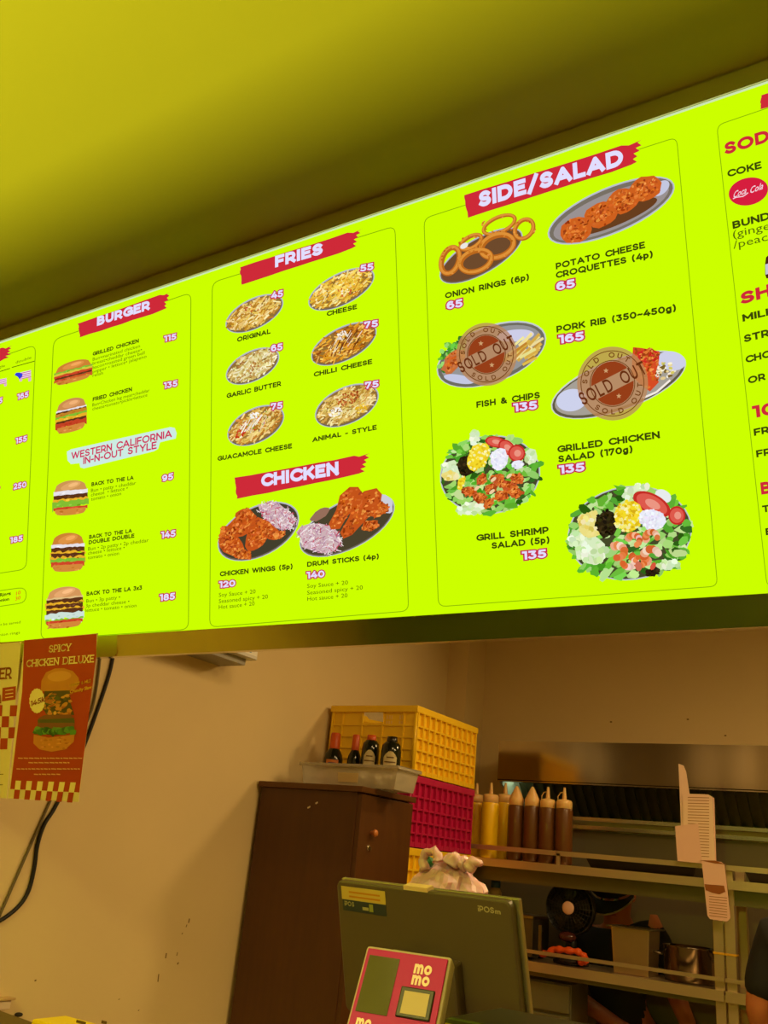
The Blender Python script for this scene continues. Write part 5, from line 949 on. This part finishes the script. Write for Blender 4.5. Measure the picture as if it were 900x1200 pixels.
local_text('iPO', sa.x+.006, sa.x+.022, st1.z-.0105, .008, whp, 'lettering', mn, .2, y=-.0008); local_text('S', sa.x+.0235, sa.x+.029, st1.z-.0105, .008, whp, 'lettering', mn, .2, y=-.0008)
MB().box(sa.x+.048, sa.x+.062, -.0012, -.0006, st1.z-.014, st1.z-.009).build('sticker_patch', whp, mn); MB().box(sa.x+.064, sa.x+.0725, -.0012, -.0006, st1.z-.015, st1.z-.003).build('sticker_patch', pm('olive_print', (150, 150, 70), .5), mn)
la, lb_ = onmon(560.5, 1067.5), onmon(587, 1070); lgm = pm('silver_print', (186, 170, 126), .35)
local_text('iPOS', la.x, la.x+(lb_.x-la.x)*.72, la.z-.0005, .0092, lgm, 'lettering', mn, .2, y=.0); local_text('m', la.x+(lb_.x-la.x)*.76, lb_.x, la.z-.0005, .007, lgm, 'lettering', mn, .2, y=.0)
ta, tb_ = onmon(473, 1039.5), onmon(501, 1043.5); MB().box(ta.x, tb_.x, -.001, .017, ta.z-.004, ta.z+.003).build('tape', pm('pale_tape', (226, 190, 140), .5), mn)
fo = MM @ Vector((MW/2, .03, -MHt+.02)); so = MB(); so.box(fo.x-.10, fo.x+.10, fo.y-.09, fo.y+.06, CZ, CZ+.018); so.box(fo.x-.035, fo.x+.035, fo.y-.002, fo.y+.016, CZ+.018, fo.z); so.build('stand', mgr, mnt, .003)
# receipt printer, cartons
pr0 = atY(520, 1187, 1.10); pr1 = atY(645, 1200, 1.10); rp = thing('receipt_printer', 'black receipt printer with yellow marking below the monitor', 'printer', ((pr0.x+pr1.x)/2, 1.17, CZ)); xa, xb = pr0.x, pr0.x+.15; zt_ = pr0.z-.004
MB().box(xa, xb, 1.10, 1.26, CZ, zt_-.03).build('base', blkp, rp, .006); MB().box(xa, xb, 1.10, 1.26, zt_-.029, zt_).build('lid', pm('dark_printer_lid', (44, 40, 24), .35), rp, .006); MB().box(xa+.004, xa+.024, 1.097, 1.1005, zt_-.018, zt_-.006).build('yellow_label', pm('yellow_label', (206, 180, 30), .5), rp)
yc = pm('yellow_carton', (236, 200, 10), .45); ycb = pm('brown_print', (150, 80, 20), .5)
a = atY(36, 1199, 1.28); b_ = atY(160, 1199, 1.28); zt_ = atY(90, 1193, 1.36).z
ybx = thing('carton', 'yellow printed carton at the bottom left on the counter', 'carton', ((a.x+b_.x)/2, 1.30, CZ)); MB().box(a.x, b_.x, 1.28, 1.36, CZ, zt_).build('box', yc, ybx, .004)
for px, w in ((95, .012), (122, .006)): c = atY(px, 1197.5, 1.2795); MB().box(c.x-w, c.x+w, 1.279, 1.2802, c.z-.003, c.z+.0015).build('brown_mark', ycb, ybx)
a = atY(-60, 1180, 1.40); b_ = atY(52, 1199, 1.40); zt_ = atY(5, 1184, 1.40).z
ob_ = thing('storage_box', 'dark olive box at the bottom left photo corner', 'box', ((a.x+b_.x)/2, 1.5, CZ)); q1 = atY(-2, 1183, 1.58); q2 = atY(50, 1198, 1.58)
MB().slab([(q1.x-.12, 1.42, CZ), (q2.x, 1.42, CZ), (q2.x, 1.42, q2.z-.006), (q1.x, 1.42, q1.z), (q1.x-.12, 1.42, q1.z)], (0, .16, 0)).build('body', pm('olive_card', (96, 76, 26), .6), ob_, .003)
wb = thing('wall_socket', 'small white box on the wall at the bottom left', 'socket', (XW, 1.75, 1.2)); c0 = atX(-6, 1174, XW+.03); c1 = atX(14, 1172, XW+.03); c2 = atX(14, 1183, XW+.03)
MB().box(XW, XW+.03, c0.y-.05, c1.y, c2.z, c1.z).build('body', pm('white_socket', (226, 206, 180), .4), wb, .003); MB().box(XW, XW+.034, c0.y-.05, c1.y+.01, c1.z, c1.z+.006).build('cover', pm('cream_cover', (196, 166, 110), .4), wb, .001)
cc = thing('cable_clip', 'small dark clip on the wall above the yellow carton', 'clip', tuple(atX(22, 1189, XW+.01))); MB().ball(tuple(atX(22, 1189, XW+.008)), .012, .012, .006, 12, 8).build('body', blkp, cc)
# plastic bag on a trolley behind the monitor
BY = 1.95; bc = atY(524, 1030, BY)
tr = thing('trolley', 'dark steel trolley hidden behind the monitor under the white bag', 'trolley', (bc.x, BY, 0))
for x in (bc.x-.085, bc.x+.085):
    for y in (BY-.08, BY+.10): MB().cyl((x, y, .0), (x, y, 1.30), .012).build('leg', stl, tr)
MB().box(bc.x-.10, bc.x+.10, BY-.10, BY+.12, 1.29, 1.31).build('top_shelf', dkm, tr, .003); MB().box(bc.x-.10, bc.x+.10, BY-.10, BY+.12, .3, .315).build('low_shelf', dkm, tr, .003)
bag = thing('plastic_bag', 'crumpled white plastic bag tied behind the monitor', 'bag', (bc.x, BY, 1.31)); bgm = pm('white_bag_plastic', (206, 168, 174), .32, var=.05, sss=.25); top = atY(520, 1004, BY).z; hz = (top-1.31)
import bmesh
bm = bmesh.new(); bmesh.ops.create_icosphere(bm, subdivisions=4, radius=1)
for v in bm.verts:
    d = v.co.normalized(); k = 1+.16*noise.noise(d*2.1+Vector((3, 1, 2)))+.20*(1-abs(noise.noise(Vector((d.x*5, d.y*5, d.z*2.2)))))**3-.14+.12*(1-abs(noise.noise(Vector((d.x*11+5, d.y*11, d.z*4)))))**3
    z = d.z; nk = 1-.55*max(0, z)**2.2
    v.co = Vector((d.x*.098*k*nk, d.y*.085*k*nk, (z*.5+.5)*hz*(.9+.1*k) if z > -.5 else max(0.002, (z*.5+.5)*hz)))
me = bpy.data.meshes.new('bag_body'); bm.to_mesh(me); bm.free(); me.materials.append(bgm); o = bpy.data.objects.new('bag_body', me); COL.objects.link(o); o.parent = bag
def strap(pts, rs, nm):
    mb_ = MB(); out = []; rr = []
    for i in range(len(pts)-1):
        for k in range(4): out.append(Vector(pts[i]).lerp(Vector(pts[i+1]), k/4)); rr.append(rs[i]+(rs[i+1]-rs[i])*k/4)
    mb_.tube(out, rr, 12); mb_.v = [tuple(Vector(v)*1+Vector((0, 0, 0))+.006*noise.noise_vector(Vector(v)*60)) for v in mb_.v]; return mb_.build(nm, bgm, bag)
strap([P(498, 1020, BY-.05), P(495, 1008, BY-.05), P(499, 999, BY-.05), P(508, 997, BY-.05), P(513, 1003, BY-.05), P(514, 1012, BY-.05)], [.014, .009, .008, .009, .011, .014], 'handle')
strap([P(548, 1018, BY-.02), P(556, 1011, BY-.02), P(562, 1011, BY-.02), P(566, 1015, BY-.02)], [.016, .013, .009, .005], 'handle')
strap([P(528, 1012, BY-.03), P(533, 1003, BY-.03), P(534, 997, BY-.03)], [.022, .014, .004], 'knot'); strap([P(540, 1014, BY-.02), P(549, 1003, BY-.02)], [.02, .006], 'knot')
gb = atY(502, 1010, BY-.035); MB().ball(gb, .014, .012, .012, 14, 9).build('green_item', pm('green_wrap', (40, 110, 60), .4), bag)
